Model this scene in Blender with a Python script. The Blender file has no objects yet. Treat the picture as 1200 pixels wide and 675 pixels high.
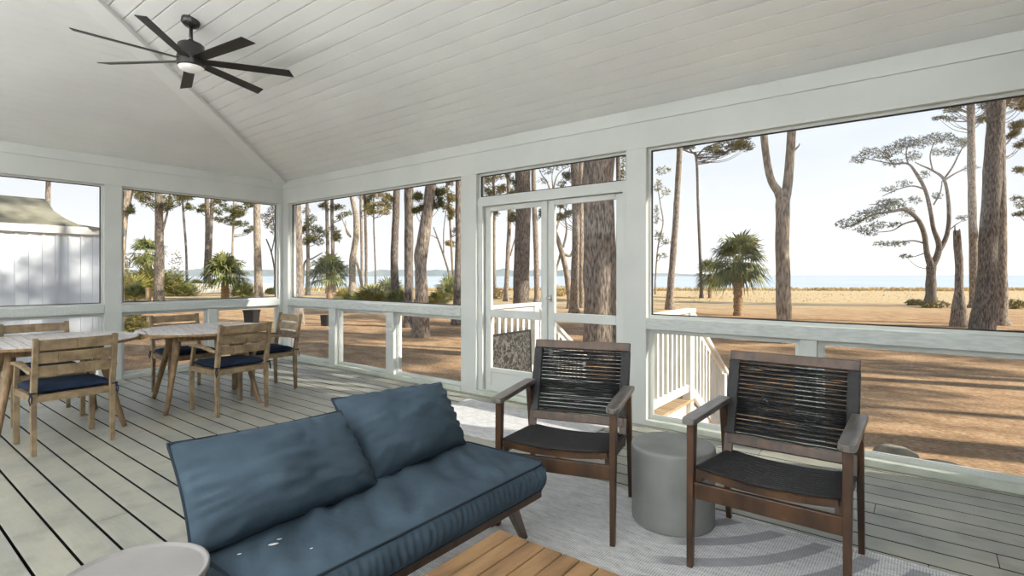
import bpy, math, random
from mathutils import Vector, Matrix, noise
random.seed(7)
PI = math.pi
C = bpy.context.scene.collection
# ------------------------------------------------------------------ camera frame (camera at x=0,y=0,z=1.3)
FL = 620.0; CH = 1.3; HY = 322.0
FW = Vector((-.6122, .7907, 0)); RT = Vector((.7907, .6122, 0))
GZ = -0.85                                   # height of the ground outside
def at(x, y, d):                             # point seen at (x,y) at distance d along the view
    a = (x-600)/FL
    p = FW*d + RT*(a*d); p.z = CH-(y-HY)/FL*d
    return p
def dep(yb, z=GZ): return FL*(CH-z)/(yb-HY)

# ------------------------------------------------------------------ materials
def rgb(r, g, b):
    f = lambda c: (c/255/12.92) if c/255 <= .04045 else ((c/255+.055)/1.055)**2.4
    return (f(r), f(g), f(b), 1)
def mat(name, c1, c2=None, scale=8, rough=.6, spec=.5, stretch=(1,1,1), bump=0, bscale=60, detail=6, metal=0, ramp=(.35,.65), bstretch=None, coat=0):
    m = bpy.data.materials.new(name); m.use_nodes = True
    n = m.node_tree.nodes; l = m.node_tree.links; b = n['Principled BSDF']
    b.inputs['Roughness'].default_value = rough; b.inputs['Metallic'].default_value = metal
    b.inputs['Specular IOR Level'].default_value = spec
    b.inputs['Coat Weight'].default_value = coat
    b.inputs['Base Color'].default_value = c1
    tc = n.new('ShaderNodeTexCoord')
    if c2:
        mp = n.new('ShaderNodeMapping'); mp.inputs['Scale'].default_value = stretch
        nz = n.new('ShaderNodeTexNoise'); nz.inputs['Scale'].default_value = scale; nz.inputs['Detail'].default_value = detail
        r = n.new('ShaderNodeValToRGB'); r.color_ramp.elements[0].color = c1; r.color_ramp.elements[1].color = c2
        r.color_ramp.elements[0].position, r.color_ramp.elements[1].position = ramp
        l.new(tc.outputs['Object'], mp.inputs[0]); l.new(mp.outputs[0], nz.inputs['Vector'])
        l.new(nz.outputs['Fac'], r.inputs[0]); l.new(r.outputs[0], b.inputs['Base Color'])
    if bump:
        mp2 = n.new('ShaderNodeMapping'); mp2.inputs['Scale'].default_value = bstretch or stretch
        nb = n.new('ShaderNodeTexNoise'); nb.inputs['Scale'].default_value = bscale; nb.inputs['Detail'].default_value = 4
        bp = n.new('ShaderNodeBump'); bp.inputs['Strength'].default_value = bump; bp.inputs['Distance'].default_value = .02
        l.new(tc.outputs['Object'], mp2.inputs[0]); l.new(mp2.outputs[0], nb.inputs['Vector'])
        l.new(nb.outputs['Fac'], bp.inputs['Height']); l.new(bp.outputs[0], b.inputs['Normal'])
    return m
M = {}
M['paint'] = mat('white_paint', rgb(206,209,206), rgb(198,202,199), scale=2, rough=.45)
M['ceil'] = mat('ceiling_paint', rgb(238,239,237), rgb(231,232,231), scale=1.5, rough=.5)
M['outpaint'] = mat('railing_paint', rgb(238,236,230), rgb(224,222,214), scale=5, rough=.55)
M['railwood'] = mat('worn_rail_paint', rgb(206,210,208), rgb(186,192,190), scale=6, stretch=(2,12,12), rough=.5, bump=.15, bscale=40)
M['sill'] = mat('sill_paint', rgb(205,210,200), rgb(184,190,178), scale=5, rough=.5)
M['gapshade'] = mat('grime_and_gap_shade', rgb(26,23,19), rough=1, spec=.05)  # near-black for grimy board edges and the shade painted between boards
M['black'] = mat('black_trim', rgb(26,26,26), rough=.6)
M['teak'] = mat('weathered_teak', rgb(112,94,71), rgb(148,128,99), scale=5, stretch=(3,3,3), rough=.55, bump=.12, bscale=50)
M['teakleg'] = mat('teak_leg', rgb(112,87,59), rgb(146,118,84), scale=6, stretch=(5,5,1), rough=.5, bump=.1, bscale=50)
M['tabletop'] = mat('grey_sky_sheen_slats', rgb(174,166,163), rgb(208,202,200), scale=7, stretch=(1,6,1), rough=.32, spec=.7, bump=.08, bscale=30)  # greyed wood, lightened to paint in the sky's reflection
M['darkwood'] = mat('dark_brown_wood', rgb(50,34,22), rgb(80,54,33), scale=5, stretch=(4,4,1), rough=.42, bump=.08, bscale=40)
M['armwood'] = mat('sky_sheen_arm_wood', rgb(82,77,72), rgb(118,112,107), scale=7, stretch=(6,1,6), rough=.34, spec=.7, bump=.08, bscale=40)  # grey sky sheen painted into the colour of the brown arms
M['coffee'] = mat('golden_acacia', rgb(112,82,54), rgb(152,118,80), scale=4, stretch=(5,1,3), rough=.42, bump=.1, bscale=30)
M['cord'] = mat('black_cord', rgb(17,17,19), rgb(32,32,35), scale=60, rough=.5, bump=.3, bscale=300)
M['blue'] = mat('slate_blue_fabric', rgb(52,66,78), rgb(65,81,94), scale=5, rough=.8, spec=.25, bump=.55, bscale=6)
M['piping'] = mat('dark_blue_piping', rgb(34,45,56), rough=.75, spec=.25)
M['navy'] = mat('navy_canvas', rgb(18,30,48), rgb(27,42,64), scale=9, rough=.85, spec=.2, bump=.15, bscale=50)
M['tie'] = mat('navy_tie', rgb(20,30,48), rough=.8)
M['bronze'] = mat('dark_bronze_metal', rgb(24,21,20), rgb(31,27,25), scale=10, rough=.38, spec=.6)
M['blade'] = mat('fan_blade', rgb(24,21,19), rgb(33,28,25), scale=10, stretch=(1,8,1), rough=.4, spec=.6)
M['concrete'] = mat('grey_concrete', rgb(116,116,114), rgb(146,146,144), scale=3.5, rough=.55, bump=.08, bscale=25, ramp=(.3,.7))
M['tray'] = mat('pale_grey_table', rgb(134,131,129), rgb(146,143,141), scale=4, rough=.42)
M['steel'] = mat('steel', rgb(170,170,168), rough=.3, metal=1)
M['bark'] = mat('pine_bark', rgb(90,81,73), rgb(172,158,143), scale=5, stretch=(5,5,1.1), rough=.9, spec=.15, bump=1, bscale=7, bstretch=(4,4,.9))
M['barkdark'] = mat('dark_bark', rgb(72,65,60), rgb(142,131,120), scale=5, stretch=(5,5,1.1), rough=.9, spec=.15, bump=1, bscale=7, bstretch=(4,4,.9))
M['barkgrey'] = mat('grey_bark', rgb(116,105,93), rgb(180,166,148), scale=4, stretch=(4,4,1), rough=.9, spec=.15, bump=.8, bscale=7, bstretch=(4,4,.9))
M['needles'] = mat('pine_needles', rgb(66,72,40), rgb(128,118,60), scale=.9, rough=.7, spec=.2)
M['needlesgold'] = mat('yellowing_needles', rgb(104,98,56), rgb(166,146,92), scale=.9, rough=.7, spec=.2)
M['oakleaf'] = mat('oak_leaves', rgb(70,74,48), rgb(120,116,74), scale=.9, rough=.7, spec=.2)
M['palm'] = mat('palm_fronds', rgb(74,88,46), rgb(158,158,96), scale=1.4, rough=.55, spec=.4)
M['palmlite'] = mat('pale_palm_fronds', rgb(104,108,52), rgb(176,164,90), scale=1.4, rough=.55, spec=.4)  # paler, yellower fronds for some palmetto clumps
M['palmtrunk'] = mat('palm_trunk', rgb(108,84,60), rgb(188,158,124), scale=6, stretch=(2,2,3), rough=.9, bump=1, bscale=10)
M['grass'] = mat('dry_grass', rgb(176,154,106), rgb(222,196,144), scale=.3, rough=.9, spec=.1)
M['shrub'] = mat('shrub_leaves', rgb(84,84,44), rgb(160,146,80), scale=.8, rough=.7)
M['shore'] = mat('haze_painted_shore_trees', rgb(150,158,158), rgb(170,176,174), scale=.02, rough=1, spec=0)  # distance haze painted in as a pale grey tree colour
M['shingle'] = mat('roof_shingles', rgb(112,110,96), rgb(150,146,128), scale=3, stretch=(1,1,1), rough=.95, spec=.1, bump=.5, bscale=9)
M['siding'] = mat('white_siding', rgb(232,236,240), rgb(222,228,234), scale=1, rough=.6)
M['postwood'] = mat('pale_post_wood', rgb(196,164,128), rgb(214,184,148), scale=4, rough=.8)
M['stone'] = mat('grey_stone', rgb(112,106,92), rgb(156,148,128), scale=4, rough=.9, bump=.3, bscale=20)
M['deckout'] = mat('landing_boards', rgb(150,124,92), rgb(190,164,128), scale=3, stretch=(1,8,8), rough=.7)

def deckmat():
    m = bpy.data.materials.new('painted_deck_boards'); m.use_nodes = True
    n = m.node_tree.nodes; l = m.node_tree.links; b = n['Principled BSDF']
    tc = n.new('ShaderNodeTexCoord')
    def nz(scale, st, det=5):
        mp = n.new('ShaderNodeMapping'); mp.inputs['Scale'].default_value = st
        z = n.new('ShaderNodeTexNoise'); z.inputs['Scale'].default_value = scale; z.inputs['Detail'].default_value = det
        l.new(tc.outputs['Object'], mp.inputs[0]); l.new(mp.outputs[0], z.inputs['Vector']); return z
    big = nz(1.6, (1, 1.6, 1)); fine = nz(9, (1, 9, 1)); spot = nz(5, (1, 1, 1), 8)
    r1 = n.new('ShaderNodeValToRGB'); r1.color_ramp.elements[0].color = rgb(134,134,125); r1.color_ramp.elements[1].color = rgb(166,161,143)
    r1.color_ramp.elements[0].position = .38; r1.color_ramp.elements[1].position = .62
    r2 = n.new('ShaderNodeValToRGB'); r2.color_ramp.elements[0].color = rgb(142,142,138); r2.color_ramp.elements[1].color = rgb(176,178,166)
    mx = n.new('ShaderNodeMixRGB'); mx.blend_type = 'MIX'; mx.inputs[0].default_value = .45
    l.new(big.outputs['Fac'], r1.inputs[0]); l.new(fine.outputs['Fac'], r2.inputs[0])
    l.new(r1.outputs[0], mx.inputs[1]); l.new(r2.outputs[0], mx.inputs[2])
    r3 = n.new('ShaderNodeValToRGB'); r3.color_ramp.elements[0].color = (.80,.80,.80,1); r3.color_ramp.elements[1].color = (1,1,1,1)
    r3.color_ramp.elements[0].position = .34; r3.color_ramp.elements[1].position = .5
    l.new(spot.outputs['Fac'], r3.inputs[0])
    m2 = n.new('ShaderNodeMixRGB'); m2.blend_type = 'MULTIPLY'; m2.inputs[0].default_value = 1
    l.new(mx.outputs[0], m2.inputs[1]); l.new(r3.outputs[0], m2.inputs[2]); l.new(m2.outputs[0], b.inputs['Base Color'])
    b.inputs['Roughness'].default_value = .42; b.inputs['Specular IOR Level'].default_value = .45
    bp = n.new('ShaderNodeBump'); bp.inputs['Strength'].default_value = .08; bp.inputs['Distance'].default_value = .01
    l.new(fine.outputs['Fac'], bp.inputs['Height']); l.new(bp.outputs[0], b.inputs['Normal'])
    return m
M['deck'] = deckmat()

def groundmat():
    m = bpy.data.materials.new('pine_straw_ground'); m.use_nodes = True
    n = m.node_tree.nodes; l = m.node_tree.links; b = n['Principled BSDF']
    b.inputs['Roughness'].default_value = .95; b.inputs['Specular IOR Level'].default_value = .1
    tc = n.new('ShaderNodeTexCoord')
    def noi(scale, det=8, st=(1,1,1), rg=.6):
        mp = n.new('ShaderNodeMapping'); mp.inputs['Scale'].default_value = st
        z = n.new('ShaderNodeTexNoise'); z.inputs['Scale'].default_value = scale; z.inputs['Detail'].default_value = det; z.inputs['Roughness'].default_value = rg
        l.new(tc.outputs['Object'], mp.inputs[0]); l.new(mp.outputs[0], z.inputs['Vector']); return z
    a = noi(14, 10, (1,2.2,1), .75)
    r = n.new('ShaderNodeValToRGB'); e = r.color_ramp.elements
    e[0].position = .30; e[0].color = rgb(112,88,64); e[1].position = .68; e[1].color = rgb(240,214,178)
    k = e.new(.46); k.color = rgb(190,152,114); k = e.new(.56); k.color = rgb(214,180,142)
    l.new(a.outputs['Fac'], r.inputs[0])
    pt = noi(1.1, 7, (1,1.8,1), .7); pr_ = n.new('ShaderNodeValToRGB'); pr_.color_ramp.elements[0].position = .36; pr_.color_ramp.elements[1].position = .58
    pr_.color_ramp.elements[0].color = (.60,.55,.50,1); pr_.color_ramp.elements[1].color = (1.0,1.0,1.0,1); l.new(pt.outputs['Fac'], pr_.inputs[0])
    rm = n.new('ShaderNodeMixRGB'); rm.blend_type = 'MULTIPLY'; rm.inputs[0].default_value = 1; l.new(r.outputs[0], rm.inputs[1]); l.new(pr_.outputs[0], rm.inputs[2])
    g = noi(3, 8)                                           # open field: tan grass
    rg_ = n.new('ShaderNodeValToRGB'); rg_.color_ramp.elements[0].position = .35; rg_.color_ramp.elements[1].position = .65
    rg_.color_ramp.elements[0].color = rgb(196,168,124); rg_.color_ramp.elements[1].color = rgb(226,202,162)
    l.new(g.outputs['Fac'], rg_.inputs[0])
    # distance from the porch along the outward direction, wobbled
    geo = n.new('ShaderNodeSeparateXYZ'); l.new(tc.outputs['Object'], geo.inputs[0])
    def math_(op, a_, b_):
        q = n.new('ShaderNodeMath'); q.operation = op
        for i, v in enumerate((a_, b_)):
            if isinstance(v, (int, float)): q.inputs[i].default_value = v
            else: l.new(v, q.inputs[i])
        return q.outputs[0]
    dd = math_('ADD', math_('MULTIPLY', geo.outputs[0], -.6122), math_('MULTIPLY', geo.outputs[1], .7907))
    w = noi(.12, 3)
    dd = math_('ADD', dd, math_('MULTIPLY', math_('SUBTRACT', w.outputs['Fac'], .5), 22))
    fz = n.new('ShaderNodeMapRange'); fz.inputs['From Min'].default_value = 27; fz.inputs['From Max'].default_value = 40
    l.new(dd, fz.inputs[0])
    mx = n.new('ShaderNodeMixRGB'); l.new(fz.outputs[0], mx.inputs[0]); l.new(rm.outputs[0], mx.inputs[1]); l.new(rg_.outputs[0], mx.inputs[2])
    # sandy track crossing the field
    ds = math_('ADD', math_('MULTIPLY', geo.outputs[0], -.6122), math_('MULTIPLY', geo.outputs[1], .7907))
    w2 = noi(.05, 2)
    ds = math_('ADD', ds, math_('MULTIPLY', math_('SUBTRACT', w2.outputs['Fac'], .5), 8))
    band = math_('SUBTRACT', 1.0, math_('MINIMUM', 1.0, math_('MULTIPLY', math_('ABSOLUTE', math_('SUBTRACT', ds, 37.5), 0), .5)))
    band = math_('MULTIPLY', band, .75)
    m3 = n.new('ShaderNodeMixRGB'); l.new(band, m3.inputs[0]); l.new(mx.outputs[0], m3.inputs[1]); m3.inputs[2].default_value = rgb(168,156,136)
    l.new(m3.outputs[0], b.inputs['Base Color'])
    bp = n.new('ShaderNodeBump'); bp.inputs['Strength'].default_value = .8; bp.inputs['Distance'].default_value = .05
    l.new(a.outputs['Fac'], bp.inputs['Height']); l.new(bp.outputs[0], b.inputs['Normal'])
    return m
M['ground'] = groundmat()

def rugmat(name, arcs):
    m = bpy.data.materials.new(name); m.use_nodes = True
    n = m.node_tree.nodes; l = m.node_tree.links; b = n['Principled BSDF']
    b.inputs['Roughness'].default_value = .95; b.inputs['Specular IOR Level'].default_value = .1
    tc = n.new('ShaderNodeTexCoord')
    w1 = n.new('ShaderNodeTexWave'); w1.inputs['Scale'].default_value = 28; w1.bands_direction = 'X'; w1.inputs['Distortion'].default_value = 1.5; w1.inputs['Detail Scale'].default_value = 8
    w2 = n.new('ShaderNodeTexWave'); w2.inputs['Scale'].default_value = 28; w2.bands_direction = 'Y'; w2.inputs['Distortion'].default_value = 1.5; w2.inputs['Detail Scale'].default_value = 8
    for w in (w1, w2): l.new(tc.outputs['Object'], w.inputs['Vector'])
    mul = n.new('ShaderNodeMath'); mul.operation = 'MULTIPLY'; l.new(w1.outputs['Fac'], mul.inputs[0]); l.new(w2.outputs['Fac'], mul.inputs[1])
    nz = n.new('ShaderNodeTexNoise'); nz.inputs['Scale'].default_value = 9; nz.inputs['Detail'].default_value = 9; nz.inputs['Roughness'].default_value = .85
    mpz = n.new('ShaderNodeMapping'); mpz.inputs['Scale'].default_value = (1, 3.5, 1); l.new(tc.outputs['Object'], mpz.inputs[0]); l.new(mpz.outputs[0], nz.inputs['Vector'])
    add = n.new('ShaderNodeMath'); add.operation = 'MULTIPLY_ADD'; l.new(mul.outputs[0], add.inputs[0]); add.inputs[1].default_value = .45; l.new(nz.outputs['Fac'], add.inputs[2])
    r = n.new('ShaderNodeValToRGB'); r.color_ramp.elements[0].position = .38; r.color_ramp.elements[1].position = .72
    r.color_ramp.elements[0].color = rgb(146,148,156); r.color_ramp.elements[1].color = rgb(232,231,230)
    l.new(add.outputs[0], r.inputs[0])
    if arcs:                                                # woven grey leaf bands: thick arcs around repeated centres
        mp = n.new('ShaderNodeMapping'); mp.inputs['Location'].default_value = (.58, -1.79, 0)
        l.new(tc.outputs['Object'], mp.inputs[0])
        ring = n.new('ShaderNodeTexWave'); ring.wave_type = 'RINGS'; ring.rings_direction = 'Z'; ring.inputs['Scale'].default_value = 1.75
        ring.inputs['Distortion'].default_value = .8; ring.inputs['Detail'].default_value = 0; ring.inputs['Detail Scale'].default_value = .45
        l.new(mp.outputs[0], ring.inputs['Vector'])
        rr = n.new('ShaderNodeValToRGB'); rr.color_ramp.elements[0].position = .62; rr.color_ramp.elements[1].position = .72
        l.new(ring.outputs['Fac'], rr.inputs[0])
        n2 = n.new('ShaderNodeTexNoise'); n2.inputs['Scale'].default_value = 1.5; n2.inputs['Detail'].default_value = 0
        mp3 = n.new('ShaderNodeMapping'); mp3.inputs['Location'].default_value = (5.3, 2.2, 0)
        l.new(tc.outputs['Object'], mp3.inputs[0]); l.new(mp3.outputs[0], n2.inputs['Vector'])
        r4 = n.new('ShaderNodeValToRGB'); r4.color_ramp.elements[0].position = .47; r4.color_ramp.elements[1].position = .52
        l.new(n2.outputs['Fac'], r4.inputs[0])
        sx = n.new('ShaderNodeSeparateXYZ'); l.new(tc.outputs['Object'], sx.inputs[0])
        mrx = n.new('ShaderNodeMapRange'); mrx.inputs['From Min'].default_value = -.12; mrx.inputs['From Max'].default_value = -.04; l.new(sx.outputs[0], mrx.inputs[0])
        mry = n.new('ShaderNodeMapRange'); mry.inputs['From Min'].default_value = 1.36; mry.inputs['From Max'].default_value = 1.34; l.new(sx.outputs[1], mry.inputs[0])
        mmx = n.new('ShaderNodeMath'); mmx.operation = 'MULTIPLY'; l.new(mrx.outputs[0], mmx.inputs[0]); l.new(mry.outputs[0], mmx.inputs[1])
        mm = n.new('ShaderNodeMath'); mm.operation = 'MULTIPLY'; l.new(rr.outputs[0], mm.inputs[0]); l.new(mmx.outputs[0], mm.inputs[1])
        m5 = n.new('ShaderNodeMath'); m5.operation = 'MULTIPLY'; l.new(mm.outputs[0], m5.inputs[0]); m5.inputs[1].default_value = .7
        mx = n.new('ShaderNodeMixRGB'); l.new(m5.outputs[0], mx.inputs[0]); l.new(r.outputs[0], mx.inputs[1]); mx.inputs[2].default_value = rgb(128,128,134)
        l.new(mx.outputs[0], b.inputs['Base Color'])
    else:
        l.new(r.outputs[0], b.inputs['Base Color'])
    bp = n.new('ShaderNodeBump'); bp.inputs['Strength'].default_value = .5; bp.inputs['Distance'].default_value = .004
    l.new(mul.outputs[0], bp.inputs['Height']); l.new(bp.outputs[0], b.inputs['Normal'])
    return m
M['rug'] = rugmat('woven_grey_rug', True); M['doorrug'] = rugmat('woven_door_rug', False)

def scrollmat():
    m = bpy.data.materials.new('scroll_pattern'); m.use_nodes = True
    n = m.node_tree.nodes; l = m.node_tree.links; b = n['Principled BSDF']; b.inputs['Roughness'].default_value = .5
    tc = n.new('ShaderNodeTexCoord')
    v = n.new('ShaderNodeTexVoronoi'); v.feature = 'DISTANCE_TO_EDGE'; v.inputs['Scale'].default_value = 11
    z = n.new('ShaderNodeTexNoise'); z.inputs['Scale'].default_value = 6; z.inputs['Detail'].default_value = 2
    ad = n.new('ShaderNodeMixRGB'); ad.blend_type = 'ADD'; ad.inputs[0].default_value = .5
    l.new(tc.outputs['Object'], z.inputs['Vector']); l.new(tc.outputs['Object'], ad.inputs[1]); l.new(z.outputs['Color'], ad.inputs[2]); l.new(ad.outputs[0], v.inputs['Vector'])
    r = n.new('ShaderNodeValToRGB'); r.color_ramp.elements[0].color = rgb(92,90,85); r.color_ramp.elements[1].color = rgb(30,29,28)
    r.color_ramp.elements[0].position = .05; r.color_ramp.elements[1].position = .12
    l.new(v.outputs['Distance'], r.inputs[0]); l.new(r.outputs[0], b.inputs['Base Color'])
    return m
M['scroll'] = scrollmat()

def glassmat():
    m = bpy.data.materials.new('clear_pane'); m.use_nodes = True
    n = m.node_tree.nodes; l = m.node_tree.links; n.clear()
    o = n.new('ShaderNodeOutputMaterial'); t = n.new('ShaderNodeBsdfTransparent'); g = n.new('ShaderNodeBsdfGlossy')
    t.inputs[0].default_value = (.985, .99, .985, 1); g.inputs['Roughness'].default_value = .03
    f = n.new('ShaderNodeLayerWeight'); pw = n.new('ShaderNodeMath'); pw.operation = 'POWER'; pw.inputs[1].default_value = 4
    ma = n.new('ShaderNodeMath'); ma.operation = 'MULTIPLY_ADD'; ma.inputs[1].default_value = .35; ma.inputs[2].default_value = .01
    l.new(f.outputs['Facing'], pw.inputs[0]); l.new(pw.outputs[0], ma.inputs[0])
    mx = n.new('ShaderNodeMixShader'); l.new(ma.outputs[0], mx.inputs[0]); l.new(t.outputs[0], mx.inputs[1]); l.new(g.outputs[0], mx.inputs[2]); l.new(mx.outputs[0], o.inputs[0])
    return m
M['glass'] = glassmat()
def glassmat2():                                  # opal glass, lets the bulb's light through
    m = bpy.data.materials.new('opal_glass'); m.use_nodes = True; n = m.node_tree.nodes; l = m.node_tree.links; n.clear()
    o = n.new('ShaderNodeOutputMaterial'); t = n.new('ShaderNodeBsdfTransparent'); e = n.new('ShaderNodeEmission'); e.inputs[1].default_value = 3
    mx = n.new('ShaderNodeMixShader'); mx.inputs[0].default_value = .3; l.new(t.outputs[0], mx.inputs[1]); l.new(e.outputs[0], mx.inputs[2]); l.new(mx.outputs[0], o.inputs[0])
    return m
def emit(name, col, s):
    m = bpy.data.materials.new(name); m.use_nodes = True; b = m.node_tree.nodes['Principled BSDF']
    b.inputs['Base Color'].default_value = col; b.inputs['Emission Color'].default_value = col; b.inputs['Emission Strength'].default_value = s
    return m
M['globe'] = glassmat2()
M['lamp'] = emit('diffuser_added_glow', (.9, .89, .86, 1), .12)  # unlit fan diffuser with a faint glow added
M['water'] = mat('calm_water', rgb(176,194,208), rgb(196,208,216), scale=.02, stretch=(1,1,1), rough=.25, spec=.35)

# ------------------------------------------------------------------ mesh builder
class MB:
    def __init__(s): s.v = []; s.f = []; s.sm = []
    def add(s, vs, fs, smooth=False, mtx=None):
        o = len(s.v)
        for p in vs:
            p = Vector(p); s.v.append(tuple(mtx @ p if mtx else p))
        for f in fs: s.f.append([i+o for i in f]); s.sm.append(smooth)
        return s
    def hexa(s, lo, hi, smooth=False):       # 4 bottom pts, 4 top pts
        return s.add(list(lo)+list(hi), [(3,2,1,0),(4,5,6,7),(0,1,5,4),(1,2,6,5),(2,3,7,6),(3,0,4,7)], smooth)
    def box(s, x0, x1, y0, y1, z0, z1, c=0, mtx=None):
        if x0 > x1: x0, x1 = x1, x0
        if y0 > y1: y0, y1 = y1, y0
        if z0 > z1: z0, z1 = z1, z0
        c = min(c, (x1-x0)*.45, (y1-y0)*.45, (z1-z0)*.45)
        if c <= 0:
            vs = [(x0,y0,z0),(x1,y0,z0),(x1,y1,z0),(x0,y1,z0),(x0,y0,z1),(x1,y0,z1),(x1,y1,z1),(x0,y1,z1)]
            return s.add(vs, [(3,2,1,0),(4,5,6,7),(0,1,5,4),(1,2,6,5),(2,3,7,6),(3,0,4,7)], False, mtx)
        vs = []                               # chamfered box: 24 verts
        idx = {}
        X = (x0, x1); Y = (y0, y1); Z = (z0, z1); sg = (1, -1)
        for i in (0,1):
            for j in (0,1):
                for k in (0,1):
                    cx, cy, cz = X[i]+sg[i]*c, Y[j]+sg[j]*c, Z[k]+sg[k]*c
                    idx[i,j,k,0] = len(vs); vs.append((X[i], cy, cz))
                    idx[i,j,k,1] = len(vs); vs.append((cx, Y[j], cz))
                    idx[i,j,k,2] = len(vs); vs.append((cx, cy, Z[k]))
        fs = []
        g = lambda i,j,k,a: idx[i,j,k,a]
        fs += [(g(0,0,0,0),g(0,0,1,0),g(0,1,1,0),g(0,1,0,0)),(g(1,0,0,0),g(1,1,0,0),g(1,1,1,0),g(1,0,1,0)),
               (g(0,0,0,1),g(1,0,0,1),g(1,0,1,1),g(0,0,1,1)),(g(0,1,0,1),g(0,1,1,1),g(1,1,1,1),g(1,1,0,1)),
               (g(0,0,0,2),g(0,1,0,2),g(1,1,0,2),g(1,0,0,2)),(g(0,0,1,2),g(1,0,1,2),g(1,1,1,2),g(0,1,1,2))]
        for a in (0,1):
            for b_ in (0,1):
                fs.append((g(a,b_,0,0),g(a,b_,1,0),g(a,b_,1,1),g(a,b_,0,1)))
                fs.append((g(a,0,b_,0),g(a,1,b_,0),g(a,1,b_,2),g(a,0,b_,2)))
                fs.append((g(0,a,b_,1),g(1,a,b_,1),g(1,a,b_,2),g(0,a,b_,2)))
                for k in (0,1): fs.append((g(a,b_,k,0),g(a,b_,k,1),g(a,b_,k,2)))
        return s.add(vs, fs, False, mtx)
    def tube(s, pts, r, n=8, smooth=True, cap=True, flat=None):
        pts = [Vector(p) for p in pts]; m = len(pts)
        if not isinstance(r, (list, tuple)): r = [r]*m
        vs = []; fs = []; up = None
        for i, p in enumerate(pts):
            t = (pts[min(i+1,m-1)]-pts[max(i-1,0)]).normalized()
            if up is None:
                up = Vector((0,0,1)) if abs(t.z) < .9 else Vector((1,0,0))
            u = (up - t*up.dot(t)).normalized(); w = t.cross(u); up = u
            for k in range(n):
                a = 2*PI*k/n + (PI/n if n == 4 else 0)
                vs.append(p + (u*math.cos(a)+w*math.sin(a))*r[i])
        for i in range(m-1):
            for k in range(n):
                fs.append((i*n+k, i*n+(k+1)%n, (i+1)*n+(k+1)%n, (i+1)*n+k))
        if cap: fs.append(tuple(range(n-1,-1,-1))); fs.append(tuple((m-1)*n+k for k in range(n)))
        return s.add(vs, fs, smooth)
    def lathe(s, prof, n=40, c=(0,0,0), smooth=True):
        vs = []; fs = []
        for r, z in prof:
            for k in range(n):
                a = 2*PI*k/n; vs.append((c[0]+r*math.cos(a), c[1]+r*math.sin(a), c[2]+z))
        for i in range(len(prof)-1):
            for k in range(n): fs.append((i*n+k, i*n+(k+1)%n, (i+1)*n+(k+1)%n, (i+1)*n+k))
        fs.append(tuple(range(n-1,-1,-1))); fs.append(tuple((len(prof)-1)*n+k for k in range(n)))
        return s.add(vs, fs, smooth)
    def prism(s, poly, z0, z1):               # vertical extrusion of an xy polygon
        n = len(poly); vs = [(x,y,z0) for x,y in poly]+[(x,y,z1) for x,y in poly]
        fs = [tuple(range(n-1,-1,-1)), tuple(range(n,2*n))]+[(i,(i+1)%n,n+(i+1)%n,n+i) for i in range(n)]
        return s.add(vs, fs)
    def beam(s, a, b, w, h, up=(0,0,1)):       # rectangular bar, w across, h along up; may taper with tuples
        a = Vector(a); b = Vector(b); t = (b-a).normalized(); up = Vector(up)
        x = t.cross(up).normalized(); u = x.cross(t).normalized()
        w0, w1 = w if isinstance(w, tuple) else (w, w); h0, h1 = h if isinstance(h, tuple) else (h, h)
        q = lambda p, ww, hh: [p-x*ww/2-u*hh/2, p+x*ww/2-u*hh/2, p+x*ww/2+u*hh/2, p-x*ww/2+u*hh/2]
        return s.hexa(q(a,w0,h0), q(b,w1,h1))
    def build(s, name, m, parent=None, bevel=0, sub=0):
        me = bpy.data.meshes.new(name); me.from_pydata(s.v, [], s.f); me.update()
        me.polygons.foreach_set('use_smooth', s.sm)
        import bmesh
        if len(s.f) < 60000:
            bm = bmesh.new(); bm.from_mesh(me); bmesh.ops.recalc_face_normals(bm, faces=bm.faces); bm.to_mesh(me); bm.free()
        o = bpy.data.objects.new(name, me); C.objects.link(o); me.materials.append(M[m])
        if parent: o.parent = parent
        if bevel:
            b = o.modifiers.new('b', 'BEVEL'); b.width = bevel; b.segments = 2; b.limit_method = 'ANGLE'; b.angle_limit = .6
        if sub:
            b = o.modifiers.new('s', 'SUBSURF'); b.levels = sub; b.render_levels = sub
        return o
def tag(o, label, cat, group=None, kind=None):
    o['label'] = label; o['category'] = cat
    if group: o['group'] = group
    if kind: o['kind'] = kind
    return o
def struct(o): o['kind'] = 'structure'; return o
def empty(name, loc, rz=0):
    o = bpy.data.objects.new(name, None); C.objects.link(o); o.location = loc; o.rotation_euler = (0,0,rz); o.empty_display_size = .1; return o
def copy_tree(o, parent=None):
    c = o.copy(); C.objects.link(c); c.parent = parent
    for ch in list(o.children): copy_tree(ch, c)
    return c

# ================================================================== ROOM
YB = 4.32; XL = -7.85; XR = .68; YF = -3.72; WT = .14     # wall faces and thickness
ZW = 2.745; SM = .285; SE = .354; YRIDGE = .30
# floor: painted boards running along the long wall
fl = MB(); k = 0
ys = [3.952-.155*i for i in range(-3, 52)]
for i in range(len(ys)-1):
    y1, y0 = ys[i]-.0062, ys[i+1]+.0062
    if y1 < YF: break
    y1 = min(y1, YB+.02)
    if y0 >= y1: continue
    cuts = [XL]; x = XL + random.uniform(1.5, 4.9)
    while x < XR-.4: cuts.append(x); x += 4.9
    cuts.append(XR)
    for a, b in zip(cuts, cuts[1:]): fl.box(a+.0015, b-.0015, y0, y1, -.03, 0, .0015)
fo = struct(fl.build('floor', 'deck')); fo.data.materials.append(M['gapshade'])          # grimy board edges, darkened to paint shade into the gaps
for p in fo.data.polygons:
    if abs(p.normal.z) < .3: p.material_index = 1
jo = MB(); jo.box(XL, XR, YF, YB+.14, -.22, -.06); struct(jo.build('gap_shade_slab', 'gapshade'))  # near-black slab standing in for the shade below the gaps

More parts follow.
